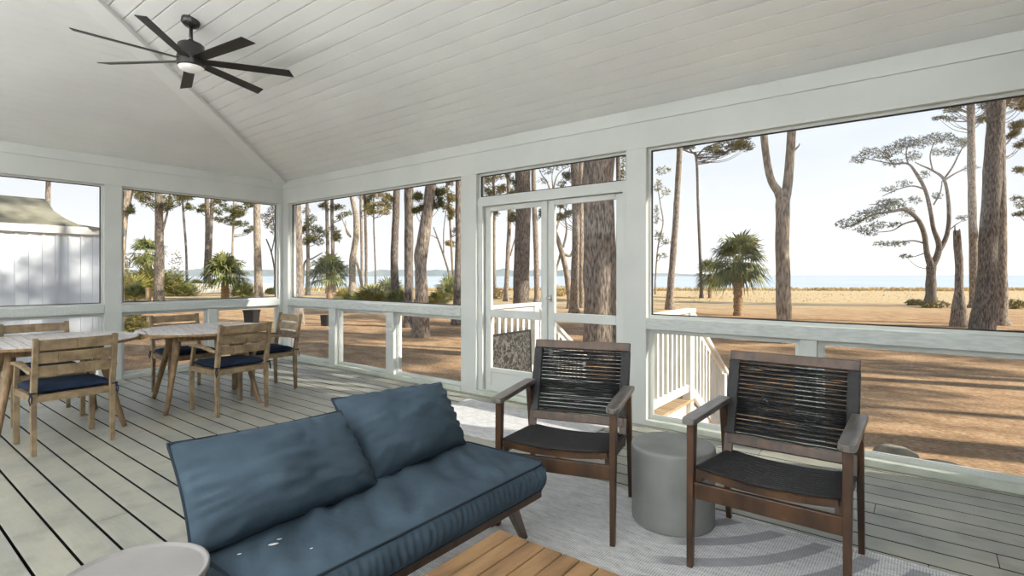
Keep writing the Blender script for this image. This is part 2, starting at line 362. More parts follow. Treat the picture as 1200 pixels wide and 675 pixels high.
# ceiling: hipped, tongue-and-groove boards
ce = MB()
def zm(y): return ZW + SM*(YB-y)
def ze(x): return ZW + SE*(x-XL)
def xh(y): return XL + (zm(y)-ZW)/SE           # hip x for a given y
ZR = zm(YRIDGE); XHR = xh(YRIDGE)
def strip(y0, y1, dz0, dz1, mirror=False):
    f = (lambda y: 2*YRIDGE-y) if mirror else (lambda y: y)
    ce.add([(xh(y0), f(y0), zm(y0)+dz0), (XR, f(y0), zm(y0)+dz0), (XR, f(y1), zm(y1)+dz1), (xh(y1), f(y1), zm(y1)+dz1)], [(0,1,2,3)])
gy = YB-.1516; yy = YB; g = .006
while gy > YRIDGE:
    for mi in (False, True):
        strip(yy, gy+g, 0, 0, mi); strip(gy+g, gy+g*.85, 0, .022, mi); strip(gy+g*.85, gy-g*.85, .022, .022, mi); strip(gy-g*.85, gy-g, .022, 0, mi)
    yy = gy-g; gy -= .1298
for mi in (False, True): strip(yy, YRIDGE, 0, 0, mi)
# hipped end plane
def yh(x): return YB-(ze(x)-ZW)/SM
def estrip(x0, x1, d0, d1):
    ce.add([(x0, yh(x0), ze(x0)+d0), (x1, yh(x1), ze(x1)+d1), (x1, 2*YRIDGE-yh(x1), ze(x1)+d1), (x0, 2*YRIDGE-yh(x0), ze(x0)+d0)], [(0,1,2,3)])
gx = XL+.122; xx = XL; g = .0018
while gx < XHR:
    estrip(xx, gx-g, 0, 0); estrip(gx-g, gx-g*.8, 0, .010); estrip(gx-g*.8, gx+g*.8, .010, .010); estrip(gx+g*.8, gx+g, .010, 0); xx = gx+g; gx += .1045
estrip(xx, XHR, 0, 0)
struct(ce.build('ceiling', 'ceil'))
# hip board
def hipboard(sign):
    f = (lambda y: y) if sign > 0 else (lambda y: 2*YRIDGE-y)
    a = Vector((XL, f(YB), ZW)); b = Vector((XHR, f(YRIDGE), ZR)); t = (b-a).normalized()
    side = t.cross(Vector((0,0,1))).normalized(); dn = side.cross(t).normalized()
    if dn.z > 0: dn = -dn
    m = MB(); w = .095
    q = lambda p: [p-side*w+dn*.06, p+side*w+dn*.06, p+side*w-dn*.02, p-side*w-dn*.02]
    m.hexa(q(a), q(b))
    return m
struct(hipboard(1).build('trim_1', 'ceil', bevel=.006)); struct(hipboard(-1).build('trim_2', 'ceil', bevel=.006))
# outer roof with overhang
ro = MB(); OV = .42
def zr(d): return ZW-SM*d
zt = .16
ro.hexa([(XL-OV,YB+OV,zm(YB+OV)+.06),(XR+.4,YB+OV,zm(YB+OV)+.06),(XR+.4,YRIDGE,ZR+.06),(XL-OV,YRIDGE,ZR+.06)],
        [(XL-OV,YB+OV,zm(YB+OV)+.2),(XR+.4,YB+OV,zm(YB+OV)+.2),(XR+.4,YRIDGE,ZR+.2),(XL-OV,YRIDGE,ZR+.2)])
ro.hexa([(XL-OV,YF-OV,zm(YB+OV)+.06),(XR+.4,YF-OV,zm(YB+OV)+.06),(XR+.4,YRIDGE,ZR+.06),(XL-OV,YRIDGE,ZR+.06)],
        [(XL-OV,YF-OV,zm(YB+OV)+.2),(XR+.4,YF-OV,zm(YB+OV)+.2),(XR+.4,YRIDGE,ZR+.2),(XL-OV,YRIDGE,ZR+.2)])
o = struct(ro.build('roof', 'shingle'))

# walls: posts, header, rails and studs, one object per wall
ZH = 2.40; RB, RTZ = .83, .93; c = .004
wb = MB(); y0, y1 = YB, YB+WT
wb.box(XL-WT, XR, y0, y1, ZH, ZW+.03, 0)                      # header
for a, b in ((-7.85-WT, -7.70), (-4.07, -3.84), (-2.07, -1.88), (.60, XR)): wb.box(a, b, y0, y1, -.15, ZH, c)
struct(wb.build('wall_back', 'paint'))
cr = MB(); cr.box(XL, XR, YB-.012, YB, 2.625, ZW, .003); struct(cr.build('trim_3', 'paint'))
cr = MB(); cr.box(XL, XL+.012, YF, YB-.012, 2.625, ZW, .003); struct(cr.build('trim_4', 'paint'))
rl = MB()
for a, b in ((-7.70, -4.07), (-1.88, .60)): rl.box(a, b, YB-.012, YB+WT, RB, RTZ, .005)
struct(rl.build('trim_5', 'railwood'))
sl = MB()
for a, b in ((-7.70, -4.07), (-3.84, -2.07), (-1.88, .60)): sl.box(a, b, YB-.01, YB+WT+.02, 0, .05, .004)
struct(sl.build('trim_6', 'sill'))
st = MB()
for a, b in ((-6.62, -6.47), (-5.37, -5.22), (-.70, -.59)): st.box(a, b, YB, YB+WT, .05, RB, .004)
struct(st.build('trim_7', 'paint'))
wl = MB()
wl.box(XL-WT, XL, YF, YB, ZH, ZW+.03, 0)
for a, b in ((2.05, 2.23), (4.26, YB), (-1.0, -.82), (YF, YF+.1)): wl.box(XL-WT, XL, a, b, -.15, ZH, c)
struct(wl.build('wall_left', 'paint'))
rl = MB()
for a, b in ((2.23, 4.26), (-.82, 2.05), (YF+.1, -1.0)): rl.box(XL-WT, XL+.012, a, b, RB, RTZ, .005)
struct(rl.build('trim_8', 'railwood'))
sl = MB()
for a, b in ((2.23, 4.26), (-.82, 2.05), (YF+.1, -1.0)): sl.box(XL-WT-.02, XL+.01, a, b, 0, .05, .004)
struct(sl.build('trim_9', 'sill'))
st = MB()
for a, b in ((3.24, 3.36), (.55, .67)): st.box(XL-WT, XL, a, b, .05, RB, .004)
struct(st.build('trim_10', 'paint'))
# the house wall at the right end, and the open side behind the camera
wr = MB()
wr.add([(XR,YF,-.2),(XR,YB+.02,-.2),(XR,YB+.02,2.74),(XR,YRIDGE,ZR+.05),(XR,YF,2.745),
        (XR+.3,YF,-.2),(XR+.3,YB+.02,-.2),(XR+.3,YB+.02,2.74),(XR+.3,YRIDGE,ZR+.05),(XR+.3,YF,2.745)],
       [(0,1,2,3,4),(9,8,7,6,5),(0,5,6,1),(1,6,7,2),(2,7,8,3),(3,8,9,4),(4,9,5,0)])
struct(wr.build('wall_right', 'paint'))
wf = MB(); wf.box(XL, XR, YF-WT, YF, ZH, ZW+.03)
for a in (XL, -5.9, -3.9, -1.9, XR-.15): wf.box(a, a+.15, YF-WT, YF, -.15, ZH)
struct(wf.build('wall_front', 'paint'))

# windows: frame with a black spline and a clear pane
wn = 0
def window(axis, p, a0, a1, z0, z1, lower=False):
    global wn; wn += 1
    e = struct(empty('window_%d' % wn, ((a0+a1)/2, p, z0) if axis == 'y' else (p, (a0+a1)/2, z0)))
    h = (a1-a0)/2; H = z1-z0; fw = .022 if not lower else .03
    f = MB(); s = MB(); g = MB()
    def bx(mb, u0, u1, w0, w1, q0, q1, c_=0):
        if axis == 'y': mb.box(u0, u1, q0, q1, w0, w1, c_)
        else: mb.box(-q1, -q0, u0, u1, w0, w1, c_)
    q0, q1 = .05, .085
    for (u0,u1,w0,w1) in ((-h,-h+fw,0,H),(h-fw,h,0,H),(-h+fw,h-fw,0,fw),(-h+fw,h-fw,H-fw,H)): bx(f, u0,u1,w0,w1,q0,q1)
    b = .009; q0, q1 = .06, .075; hh = h-fw
    for (u0,u1,w0,w1) in ((-hh,-hh+b,fw,H-fw),(hh-b,hh,fw,H-fw),(-hh+b,hh-b,fw,fw+b),(-hh+b,hh-b,H-fw-b,H-fw)): bx(s, u0,u1,w0,w1,q0,q1)
    bx(g, -hh+b, hh-b, fw+b, H-fw-b, .065, .069)
    f.build('window_frame', 'paint', e); s.build('screen_spline', 'black' if not lower else 'paint', e); g.build('window_pane', 'glass', e)
window('y', YB, -7.70, -4.07, RTZ, ZH); window('y', YB, -1.88, .60, RTZ, ZH)
for a, b in ((-7.70,-6.62),(-6.47,-5.37),(-5.22,-4.07),(-1.88,-.70),(-.59,.60)): window('y', YB, a, b, .05, RB, True)
window('x', XL, 2.23, 4.26, RTZ, ZH); window('x', XL, -.82, 2.05, RTZ, ZH)
for a, b in ((2.23,3.24),(3.36,4.26),(.67,2.05),(-.82,.55)): window('x', XL, a, b, .05, RB, True)
# transom over the doors
window('y', YB, -3.84, -2.07, 2.125, ZH)
# door frame + two glazed leaves
df = MB(); DY = YB+.03
df.box(-3.84, -3.775, DY, YB+.13, .05, 2.044, 0); df.box(-2.115, -2.07, DY, YB+.13, .05, 2.044, 0)
df.box(-3.84, -2.07, DY-.004, YB+.13, 2.044, 2.124, 0)
struct(df.build('trim_11', 'paint'))
def leaf(n, x0, x1, handle):
    e = struct(empty('door_%d' % n, (x0, DY+.04, .05))); w = x1-x0
    f = MB(); s = .075
    f.box(0, s, 0, .04, 0, 1.99, .004); f.box(w-s, w, 0, .04, 0, 1.99, .004)
    f.box(s, w-s, 0, .04, 0, .06, .003); f.box(s, w-s, 0, .04, .20, .245, .003); f.box(s, w-s, 0, .04, .79, .875, .003); f.box(s, w-s, 0, .04, 1.94, 1.99, .003)
    f.build('door_frame', 'paint', e)
    k_ = MB(); k_.box(s, w-s, .014, .028, .06, .20, 0); k_.build('kick_panel', 'paint', e)
    g = MB(); g.box(s, w-s, .019, .022, .245, .79); g.box(s, w-s, .019, .022, .875, 1.94); g.build('door_pane', 'glass', e)
    if handle:
        hd = MB(); hx = .035
        hd.tube([(hx,0,1.02),(hx,-.045,1.02)], .011, 12); hd.lathe([(.001,0),(.022,.001),(.025,.012),(.016,.02),(.001,.021)], 16, (hx,-.055,1.01))
        hd.box(hx-.014, hx+.014, -.006, 0, .98, 1.05, .002); hd.build('door_handle', 'steel', e)
leaf(1, -3.765, -2.955, False); leaf(2, -2.945, -2.125, True)

# ================================================================== FURNITURE
# ---- rope armchair (front faces -y)
def armchair(label, loc, rz):
    r = empty('rope_armchair', loc, rz); tag(r, label, 'chair', 'rope seat armchairs')
    W = .295
    for s in (-1, 1):
        m = MB(); m.beam((s*W,-.285,0), (s*W,-.262,.635), (.026,.034), (.030,.046), up=(0,1,0)); m.build('leg', 'darkwood', r, bevel=.004)
        m = MB(); m.beam((s*W,.315,0), (s*W,.21,.635), (.026,.032), (.030,.042), up=(0,1,0)); m.build('leg', 'darkwood', r, bevel=.004)
        m = MB(); pts = []
        x0, x1 = s*W-.032, s*W+.032
        out = [(x0,.24),(x0,-.29),(x0+.006,-.315),(x0+.022,-.325),(x1-.022,-.325),(x1-.006,-.315),(x1,-.29),(x1,.24)]
        m.prism(out, .635, .662); m.build('armrest', 'armwood', r, bevel=.005)
        m = MB(); m.beam((s*(W-.03),-.255,.40), (s*(W-.03),.235,.352), .028, .05); m.build('side_rail', 'darkwood', r, bevel=.003)
    m = MB(); m.beam((-W+.015,-.268,.340), (W-.015,-.268,.340), .024, .072); m.build('front_apron', 'darkwood', r, bevel=.003)
    m = MB(); m.beam((-W+.02,.235,.34), (W-.02,.235,.34), .024, .05); m.build('rear_stretcher', 'darkwood', r, bevel=.003)
    # sagging front seat bar
    m = MB(); N = 12
    def sag(u, d=.022): return -d*(1-u*u)
    for i in range(N):
        u0, u1 = -1+2*i/N, -1+2*(i+1)/N
        m.beam((u0*(W-.028),-.268,.424+sag(u0)), (u1*(W-.028),-.268,.424+sag(u1)), .032, .028)
    m.build('seat_front_bar', 'darkwood', r)
    m = MB()                                       # seat cords, side to side
    n = 46
    for j in range(n):
        v = j/(n-1); y = -.262+.49*v; zb = .442-.052*v
        d = .021+.010*math.sin(v*PI)
        pin = .012*math.sin(j*2.1)*0 
        pts = [(u*(W-.022), y+.004*math.sin(j*1.7)*(1-u*u), zb-d*(1-u*u)) for u in (-1,-.66,-.33,0,.33,.66,1)]
        m.tube(pts, .0043, 5)
    m.build('seat_cords', 'cord', r)
    for s in (-1, 1):                              # cord wraps on the side rails
        m = MB(); m.beam((s*(W-.022),-.25,.432), (s*(W-.022),.225,.382), .03, .014); m.build('seat_cord_wrap', 'cord', r, bevel=.003)
    # back frame
    B0 = Vector((0,.205,.432)); B1 = Vector((0,.335,.885)); t = (B1-B0).normalized(); nr = Vector((1,0,0)).cross(t)
    P = lambda x, v, o_=0: B0.lerp(B1, v)+Vector((x,0,0))+nr*o_
    bw = W-.005
    m = MB(); m.beam(P(-bw,.955), P(bw,.955), .026, .05, up=t); m.build('back_top_rail', 'darkwood', r, bevel=.004)
    m = MB(); m.beam(P(-bw+.02,.05), P(bw-.02,.05), .026, .05, up=t); m.build('back_bottom_rail', 'darkwood', r, bevel=.004)
    for s in (-1, 1):
        m = MB(); m.beam(P(s*(bw-.022),-.12), P(s*(bw-.022),.91), .042, .022, up=nr); m.build('back_stile', 'darkwood', r, bevel=.003)
        m = MB()
        m.beam(P(s*(bw-.024),.10), P(s*(bw-.024),.905), .052, .031, up=nr); m.build('back_cord_wrap', 'cord', r, bevel=.006)
    m = MB(); n = 34
    for j in range(n):
        v = .115+.78*j/(n-1)
        jit = [0]+[random.uniform(-.0035,.0035) for _ in range(5)]+[0]
        pts = [P(u*(bw-.05), v+jit[i], .007) for i, u in enumerate((-1,-.66,-.33,0,.33,.66,1))]
        m.tube(pts, .0047, 5)
        if j < n-1:
            jit = [0]+[random.uniform(-.005,.005) for _ in range(5)]+[0]
            pts = [P(u*(bw-.05), v+.010+jit[i], -.009) for i, u in enumerate((-1,-.66,-.33,0,.33,.66,1))]
            if j % 2 or 8 < j < 15: m.tube(pts, .0042, 5)
    m.build('back_cords', 'cord', r)
    return r
armchair('black rope armchair right of the concrete drum table, with sky sheen painted on its arms', (-.515, 2.62, .008), 0)
armchair('black rope armchair turned slightly, in front of the glazed double doors', (-1.53, 2.475, .008), math.radians(17))

# ---- drum side table
def drum(): return MB().lathe([(.16,0),(.203,.004),(.209,.012),(.214,.385),(.212,.397),(.204,.403),(.15,.404),(.0,.404)], 56)
d = drum().build('drum_side_table', 'concrete'); d.location = (-1.04, 2.73, .008)
tag(d, 'round grey concrete drum side table standing between the two rope armchairs', 'side table')
# ---- pale round table in the lower left corner
r = empty('round_side_table', (-1.635, .487, 0)); tag(r, 'pale grey round side table beside the left end of the sofa', 'side table')
MB().lathe([(.0,.484),(.160,.484),(.172,.489),(.177,.498),(.177,.512),(.171,.514),(.168,.507),(.16,.505),(.0,.505)], 64).build('table_top', 'tray', r)
MB().lathe([(.03,.02),(.022,.03),(.018,.10),(.018,.42),(.03,.47),(.06,.485)], 32).build('pedestal', 'tray', r)
MB().lathe([(.13,0),(.135,.004),(.13,.012),(.03,.022),(.0,.022)], 48).build('base', 'tray', r)

# ---- rugs
def rug(name, x0, x1, y0, y1, m_, lab, wav=.0):
    nx, ny = 90, 50; m = MB(); vs = []; fs = []
    rx, ry = (x1-x0)/2, (y1-y0)/2
    for j in range(ny+1):
        for i in range(nx+1):
            x = -rx+2*rx*i/nx; y = -ry+2*ry*j/ny
            e = (j/ny)**8*wav; yy_ = y+e*math.sin(x*5+1)*.6+e*.4*math.sin(x*11)
            z = .008+max(0, e*math.sin(x*4+2))*.25
            if i in (0,nx) or j in (0,ny): z -= .006
            vs.append((x, yy_, z))
    for j in range(ny):
        for i in range(nx): a = j*(nx+1)+i; fs.append((a,a+1,a+nx+2,a+nx+1))
    n0 = len(vs); vs += [(-rx,-ry,0),(rx,-ry,0),(rx,ry,0),(-rx,ry,0)]; fs.append((n0+3,n0+2,n0+1,n0))
    m.add(vs, fs, True); o = m.build(name, m_); o.location = ((x0+x1)/2, (y0+y1)/2, .0005)
    # bound edge
    b = MB(); b.tube([(-rx,-ry,.004),(rx,-ry,.004)], .004, 6); b.tube([(-rx,-ry,.004),(-rx,ry,.004)], .004, 6); b.tube([(rx,-ry,.004),(rx,ry,.004)], .004, 6)
    b.tube([(-rx+2*rx*i/60, ry+wav*(math.sin((-rx+2*rx*i/60)*5+1)*.6+.4*math.sin((-rx+2*rx*i/60)*11)), .004) for i in range(61)], .004, 6)
    b.build('bound_edge', m_, o)
    tag(o, lab, 'rug'); return o
rug('area_rug', -2.3, .56, .15, 2.975, 'rug', 'large pale grey woven rug with darker curved bands under the seating', .012)
rug('door_mat', -3.72, -2.12, 3.165, 4.08, 'doorrug', 'small pale grey woven mat on the deck in front of the double doors')

# ---- pillows
def pillow(name, q, th, label, seed):
    BL, BR, TR, TL = [Vector(p) for p in q]; nrm = (BR-BL).cross(TL-BL).normalized()
    cen = (BL+BR+TR+TL)/4; m = MB(); n = 36
    def pos(u, v, side):
        s, t = (u+1)/2, (v+1)/2
        # concave sides between pulled-out corners
        pu = u*(1-.032*(1-v*v)*abs(u)**3); pv = v*(1-.04*(1-u*u)*abs(v)**3)
        s, t = (pu+1)/2, (pv+1)/2
        p = BL*(1-s)*(1-t)+BR*s*(1-t)+TR*s*t+TL*(1-s)*t
        k_ = max(0,(1-abs(u)**2.3))**.5*max(0,(1-abs(v)**2.3))**.5
        edge = max(abs(u), abs(v))
        w = noise.noise(Vector((u*1.6+seed, v*1.6, seed)))*.024*k_
        a = math.atan2(v, u); w += .011*math.sin(a*26+seed*3+3*noise.noise(Vector((u*3,v*3,seed))))*edge**5*k_**.4*1.3
        w += .012*noise.noise(Vector((u*3+seed, v*5, 3)))*k_+.006*noise.noise(Vector((u*9+seed, v*9, 8)))*k_**.5
        return p+nrm*side*(th/2*k_+w)
    for side in (1, -1):
        vs = [pos(-1+2*i/n, -1+2*j/n, side) for j in range(n+1) for i in range(n+1)]
        fs = []
        for j in range(n):
            for i in range(n):
                a = j*(n+1)+i; f = (a,a+1,a+n+2,a+n+1); fs.append(f if side > 0 else f[::-1])
        m.add([p-cen for p in vs], fs, True)
    o = m.build(name, 'blue'); o.location = cen
    pts = [(-1+2*i/n,-1) for i in range(n)]+[(1,-1+2*i/n) for i in range(n)]+[(1-2*i/n,1) for i in range(n)]+[(-1,1-2*i/n) for i in range(n+1)]
    b = MB(); b.tube([pos(u, v, 1)-cen for u, v in pts], .0048, 6); b.build('piping', 'piping', o)
    tag(o, label, 'cushion', 'loose back cushions on the sofa'); return o
pillow('back_cushion', [(-1.715,.660,.452),(-1.715,1.350,.452),(-1.905,1.30,.735),(-1.885,.655,.765)], .25, 'longer slate blue back cushion at the left end of the sofa', 1.3)
pillow('back_cushion', [(-1.76,1.345,.455),(-1.79,1.935,.462),(-1.885,1.855,.765),(-2.01,1.325,.765)], .24, 'slate blue back cushion at the right end of the sofa, nearer the doors', 4.1)

# ---- sofa
sx0, sx1, sy0, sy1 = -1.84, -1.37, .70, 1.985
r = empty('outdoor_sofa', ((sx0+sx1)/2, (sy0+sy1)/2, .008)); tag(r, 'low outdoor sofa with slate blue seat cushion and dark wood frame', 'sofa')
ox, oy = (sx0+sx1)/2, (sy0+sy1)/2; hx, hy = (sx1-sx0)/2, (sy1-sy0)/2
m = MB(); n1, n2 = 40, 80                           # seat cushion: soft slab
def seatpos(u, v, top):
    # superellipse outline
    x = u*(hx+.02); y = v*(hy+.01)
    rr = .05
    ax, ay = abs(x)-(hx+.02-rr), abs(y)-(hy+.01-rr)
    if ax > 0 and ay > 0:
        L = math.hypot(ax, ay)
        if L > rr: x = math.copysign(hx+.02-rr+ax*rr/L, x); y = math.copysign(hy+.01-rr+ay*rr/L, y)
    e = max(abs(u), abs(v)); z = .438
    puff = (1-abs(u)**6)*(1-abs(v)**10)
    z += .014*puff
    w = noise.noise(Vector((x*3.0, y*9+x*4, 2)))*.030+noise.noise(Vector((x*6, y*17+x*9, 5)))*.020
    w += -.010*abs(noise.noise(Vector((x*2.2+3, y*5, 9))))
    z += w*puff
    return Vector((x, y, z))
vs = []; fs = []
for j in range(n2+1):
    for i in range(n1+1):
        u = math.sin((-1+2*i/n1)*PI/2); v = math.sin((-1+2*j/n2)*PI/2)
        vs.append(seatpos(u, v, True))
for j in range(n2):
    for i in range(n1): a = j*(n1+1)+i; fs.append((a,a+1,a+n1+2,a+n1+1))
m.add(vs, fs, True)
loop = [j*(n1+1)+n1 for j in range(n2+1)]+[n2*(n1+1)+i for i in range(n1-1,-1,-1)]+[j*(n1+1) for j in range(n2-1,-1,-1)]+[i for i in range(1,n1)]
LP = []                                              # side wall with ruching: resample loop finely
for a, b in zip(loop, loop[1:]+loop[:1]):
    pa, pb = vs[a], vs[b]; kx = max(1, int((pb-pa).length/.006))
    for q in range(kx): LP.append(pa.lerp(pb, q/kx))
rows = 9; N = len(LP); sv = []; sf = []
cum = 0
for idx, p in enumerate(LP):
    cum += (LP[idx]-LP[idx-1]).length if idx else 0
    out = Vector((p.x/(hx+.02), p.y/(hy+.01), 0)); out = Vector((math.copysign(abs(out.x)**12, out.x), math.copysign(abs(out.y)**12, out.y), 0)).normalized()
    for k_ in range(rows):
        t = k_/(rows-1); z = p.z*(1-t)+.325*t
        bul = math.sin(t*PI)**.7*.022
        ph = cum*2*PI/.032+1.2*noise.noise(Vector((cum*14, t*1.5, 0)))*3
        ru = (.0036*math.sin(ph)+.004*noise.noise(Vector((cum*30, t*3, 4))))*math.sin(t*PI)**.5
        q = Vector((p.x, p.y, z))+out*(bul+ru); 
        sv.append(q)
for a in range(N):
    b = (a+1) % N
    for k_ in range(rows-1): sf.append((a*rows+k_, a*rows+k_+1, b*rows+k_+1, b*rows+k_))
sf.append(tuple(a*rows+rows-1 for a in range(N)))
m.add(sv, sf, True)
cush = m.build('seat_cushion', 'blue', r); cush['label'] = 'slate blue seat cushion with ruched edge'
b = MB(); top = [LP[i]+Vector((0,0,.002)) for i in range(0,N,4)]; b.tube(top+[top[0]], .0052, 6)
bot = [Vector((p.x*1.005,p.y*1.005,.327)) for p in LP[::4]]; b.tube(bot+[bot[0]], .0048, 6); b.build('piping', 'piping', cush)
# paint flecks on the cushion's near end
for fx, fy, s_ in ((.02,-.50,.016),(-.0,-.47,.008),(.10,-.42,.006),(-.03,-.58,.007)):
    p = seatpos(fx/(hx+.02), fy/(hy+.01), True)
    pm = MB(); pm.lathe([(s_*.9,0),(s_,.001),(s_*.4,.0018)], 9, (0,0,0)); q = pm.build('paint_fleck', 'outpaint', cush); q.location = p+Vector((0,0,.001)); q.scale = (1,.4,1); q.rotation_euler.z = 1.1
fr = MB()
fr.beam((hx-.010,-hy,.298), (hx-.010,hy,.298), .03, .036); fr.build('front_rail', 'darkwood', r, bevel=.004)
m = MB(); m.beam((-hx+.02,-hy,.298), (-hx+.02,hy,.298), .03, .036); m.build('rear_rail', 'darkwood', r, bevel=.004)
for s in (-1, 1):
    m = MB(); m.beam((-hx+.03,s*(hy-.015),.298), (hx-.02,s*(hy-.015),.298), .03, .036); m.build('side_rail', 'darkwood', r, bevel=.004)
for i in range(14):
    y = -hy+.07+i*(2*hy-.14)/13
    m = MB(); m.box(-hx+.03, hx-.02, y-.028, y+.028, .302, .320, .002); m.build('seat_slat', 'darkwood', r)
for s in (-1, 1):
    m = MB(); m.beam((hx-.075,s*(hy-.13),.27), (hx-.175,s*(hy+.11),-.008), (.055,.034), (.038,.026), up=(1,0,0)); m.build('leg', 'darkwood', r, bevel=.005)
    m = MB(); m.beam((-hx+.10,s*(hy-.13),.27), (-hx+.09,s*(hy+.12),-.008), (.055,.034), (.038,.026), up=(1,0,0)); m.build('leg', 'darkwood', r, bevel=.005)
    m = MB(); m.beam((-hx+.02,s*(hy-.11),.27), (-hx-.165,s*(hy-.11),.66), .035, .03, up=(0,1,0)); m.build('back_post', 'darkwood', r, bevel=.004)
m = MB(); m.beam((-hx-.178,-hy+.04,.655), (-hx-.178,hy-.10,.655), .03, .055); m.build('back_top_rail', 'darkwood', r, bevel=.006)
for z_, x_ in ((.42,-hx-.065),(.53,-hx-.115)):
    m = MB(); m.beam((x_,-hy+.08,z_), (x_,hy-.08,z_), .02, .05); m.build('back_slat', 'darkwood', r, bevel=.004)

# ---- coffee table
r = empty('coffee_table', (-.715, .985, .008)); tag(r, 'golden brown slatted wooden coffee table in front of the sofa', 'coffee table')
TX, TY = .465, .465
nS = 14; sw = 2*TX/nS
for i in range(nS):
    x = -TX+i*sw; m = MB(); m.box(x+.0016, x+sw-.0016, -TY, TY, .372, .394, .002); o = m.build('table_slat', 'coffee', r)
m = MB()
for s in (-1,1): m.box(-TX+.06, TX-.06, s*(TY-.09)-.012, s*(TY-.09)+.012, .31, .372); m.box(s*(TX-.09)-.012, s*(TX-.09)+.012, -TY+.06, TY-.06, .31, .372)
m.build('apron', 'coffee', r)
for sx in (-1,1):
    for sy in (-1,1):
        m = MB(); m.beam((sx*(TX-.08),sy*(TY-.08),.37), (sx*(TX-.04),sy*(TY-.04),-.008), (.055,.035), (.055,.035), up=(0,1,0)); m.build('leg', 'coffee', r, bevel=.004)

# ---- dining chairs (front faces +y)
def dining_chair():
    r = empty('dining_armchair', (0,0,0)); W = .235
    for s in (-1, 1):
        m = MB(); m.beam((s*W,.235,0), (s*W,.235,.43), .036, .036, up=(0,1,0)); m.beam((s*W,.235,.425), (s*(W+.012),.165,.625), (.034,.028), (.034,.030), up=(0,1,0)); m.build('leg', 'teak', r, bevel=.003)
        m = MB(); m.beam((s*W,-.245,0), (s*W,-.235,.43), (.030,.036), (.030,.042), up=(0,1,0)); m.beam((s*W,-.235,.425), (s*W,-.305,.845), (.036,.032), (.042,.036), up=(0,1,0)); m.build('leg', 'teak', r, bevel=.003)
        m = MB()                                  # arm: flat, dipping to the back post
        P_ = [(.205,.628,.052),(.10,.632,.050),(-.05,.622,.040),(-.19,.600,.034),(-.262,.598,.03)]
        for a, b in zip(P_, P_[1:]): m.beam((s*(W+.014),a[0],a[1]), (s*(W+.012),b[0],b[1]), (a[2],b[2]), .024)
        m.build('armrest', 'teak', r, bevel=.003)
        m = MB(); m.beam((s*W,.235,.405), (s*W,-.235,.405), .026, .05); m.build('side_rail', 'teak', r)
    for y_ in (.235, -.238):
        m = MB(); m.beam((-W,y_,.405), (W,y_,.405), .024, .05); m.build('cross_rail', 'teak', r)
    m = MB()
    for i in range(6): m.box(-W+.01, W-.01, -.20+i*.072, -.14+i*.072, .415, .43)
    m.build('seat_slats', 'teak', r)
    for z_ in (.795, .70, .605):
        m = MB(); yb = -.235-(z_-.43)*.169
        pts = [(-W+.015), -.11, 0, .11, W-.015]
        for a, b in zip(pts, pts[1:]):
            f = lambda x: -.014*(1-(x/W)**2)
            m.beam((a,yb+f(a),z_), (b,yb+f(b),z_), .018, .077, up=(0,-.169,1))
        m.build('back_slat', 'teak', r, bevel=.003)
    # pad
    m = MB(); n = 16; vs = []; fs = []
    hw, hd = W+.005, .225
    for side in (1, 0):
        for j in range(n+1):
            for i in range(n+1):
                u, v = math.sin((-1+2*i/n)*PI/2), math.sin((-1+2*j/n)*PI/2)
                k_ = (1-abs(u)**8)**.5*(1-abs(v)**8)**.5
                z = .431 + (.024+ (.036+.006*noise.noise(Vector((u*3,v*3,1))))*k_ if side else .024-.022*k_)
                vs.append((u*hw*(1-.02*(1-k_)), v*hd-.002, z))
    q = (n+1)**2
    for j in range(n):
        for i in range(n): a = j*(n+1)+i; fs.append((a,a+1,a+n+2,a+n+1)); fs.append((q+a+n+1,q+a+n+2,q+a+1,q+a))
    m.add(vs, fs, True); o = m.build('seat_pad', 'navy', r); o['label'] = 'navy blue tie-on seat pad'
    for s in (-1,1):
        t_ = MB(); x = s*(W+.02)
        t_.tube([(s*(W-.03),-.225,.455),(x,-.225,.452),(x+s*.006,-.262,.45),(s*(W-.01),-.268,.45)], .005, 6)
        t_.tube([(x,-.262,.45),(x+s*.012,-.272,.41),(x+s*.004,-.275,.37)], .0045, 6); t_.tube([(x,-.262,.45),(x-s*.004,-.276,.42),(x-s*.002,-.278,.385)], .0045, 6)
        t_.lathe([(.001,-.01),(.011,-.005),(.011,.005),(.001,.01)], 8, (x,-.264,.45))
        t_.build('tie', 'tie', o)
    return r
proto = dining_chair(); GC = 'wooden armchairs around the dining tables'
spots = [('weathered wooden armchair with navy pad, back to camera at the left table', (-5.275, 1.125, 0), PI/2+.03),
         ('shadowed wooden armchair behind the left table, its top slat showing over the tabletop', (-6.36, 1.20, 0), -PI/2),
         ('weathered wooden armchair with navy pad, back to camera at the right round table', (-5.325, 2.385, 0), PI/2+.06),
         ('wooden armchair behind the right round table, before the end wall', (-6.50, 2.44, 0), -PI/2),
         ('wooden armchair at the far end of the right table, nearest the corner', (-5.90, 3.03, 0), PI-.04)]
for i, (lab, loc, rz) in enumerate(spots):
    o = proto if i == 0 else copy_tree(proto)
    o.location = loc; o.rotation_euler = (0,0,rz); tag(o, lab, 'chair', GC)

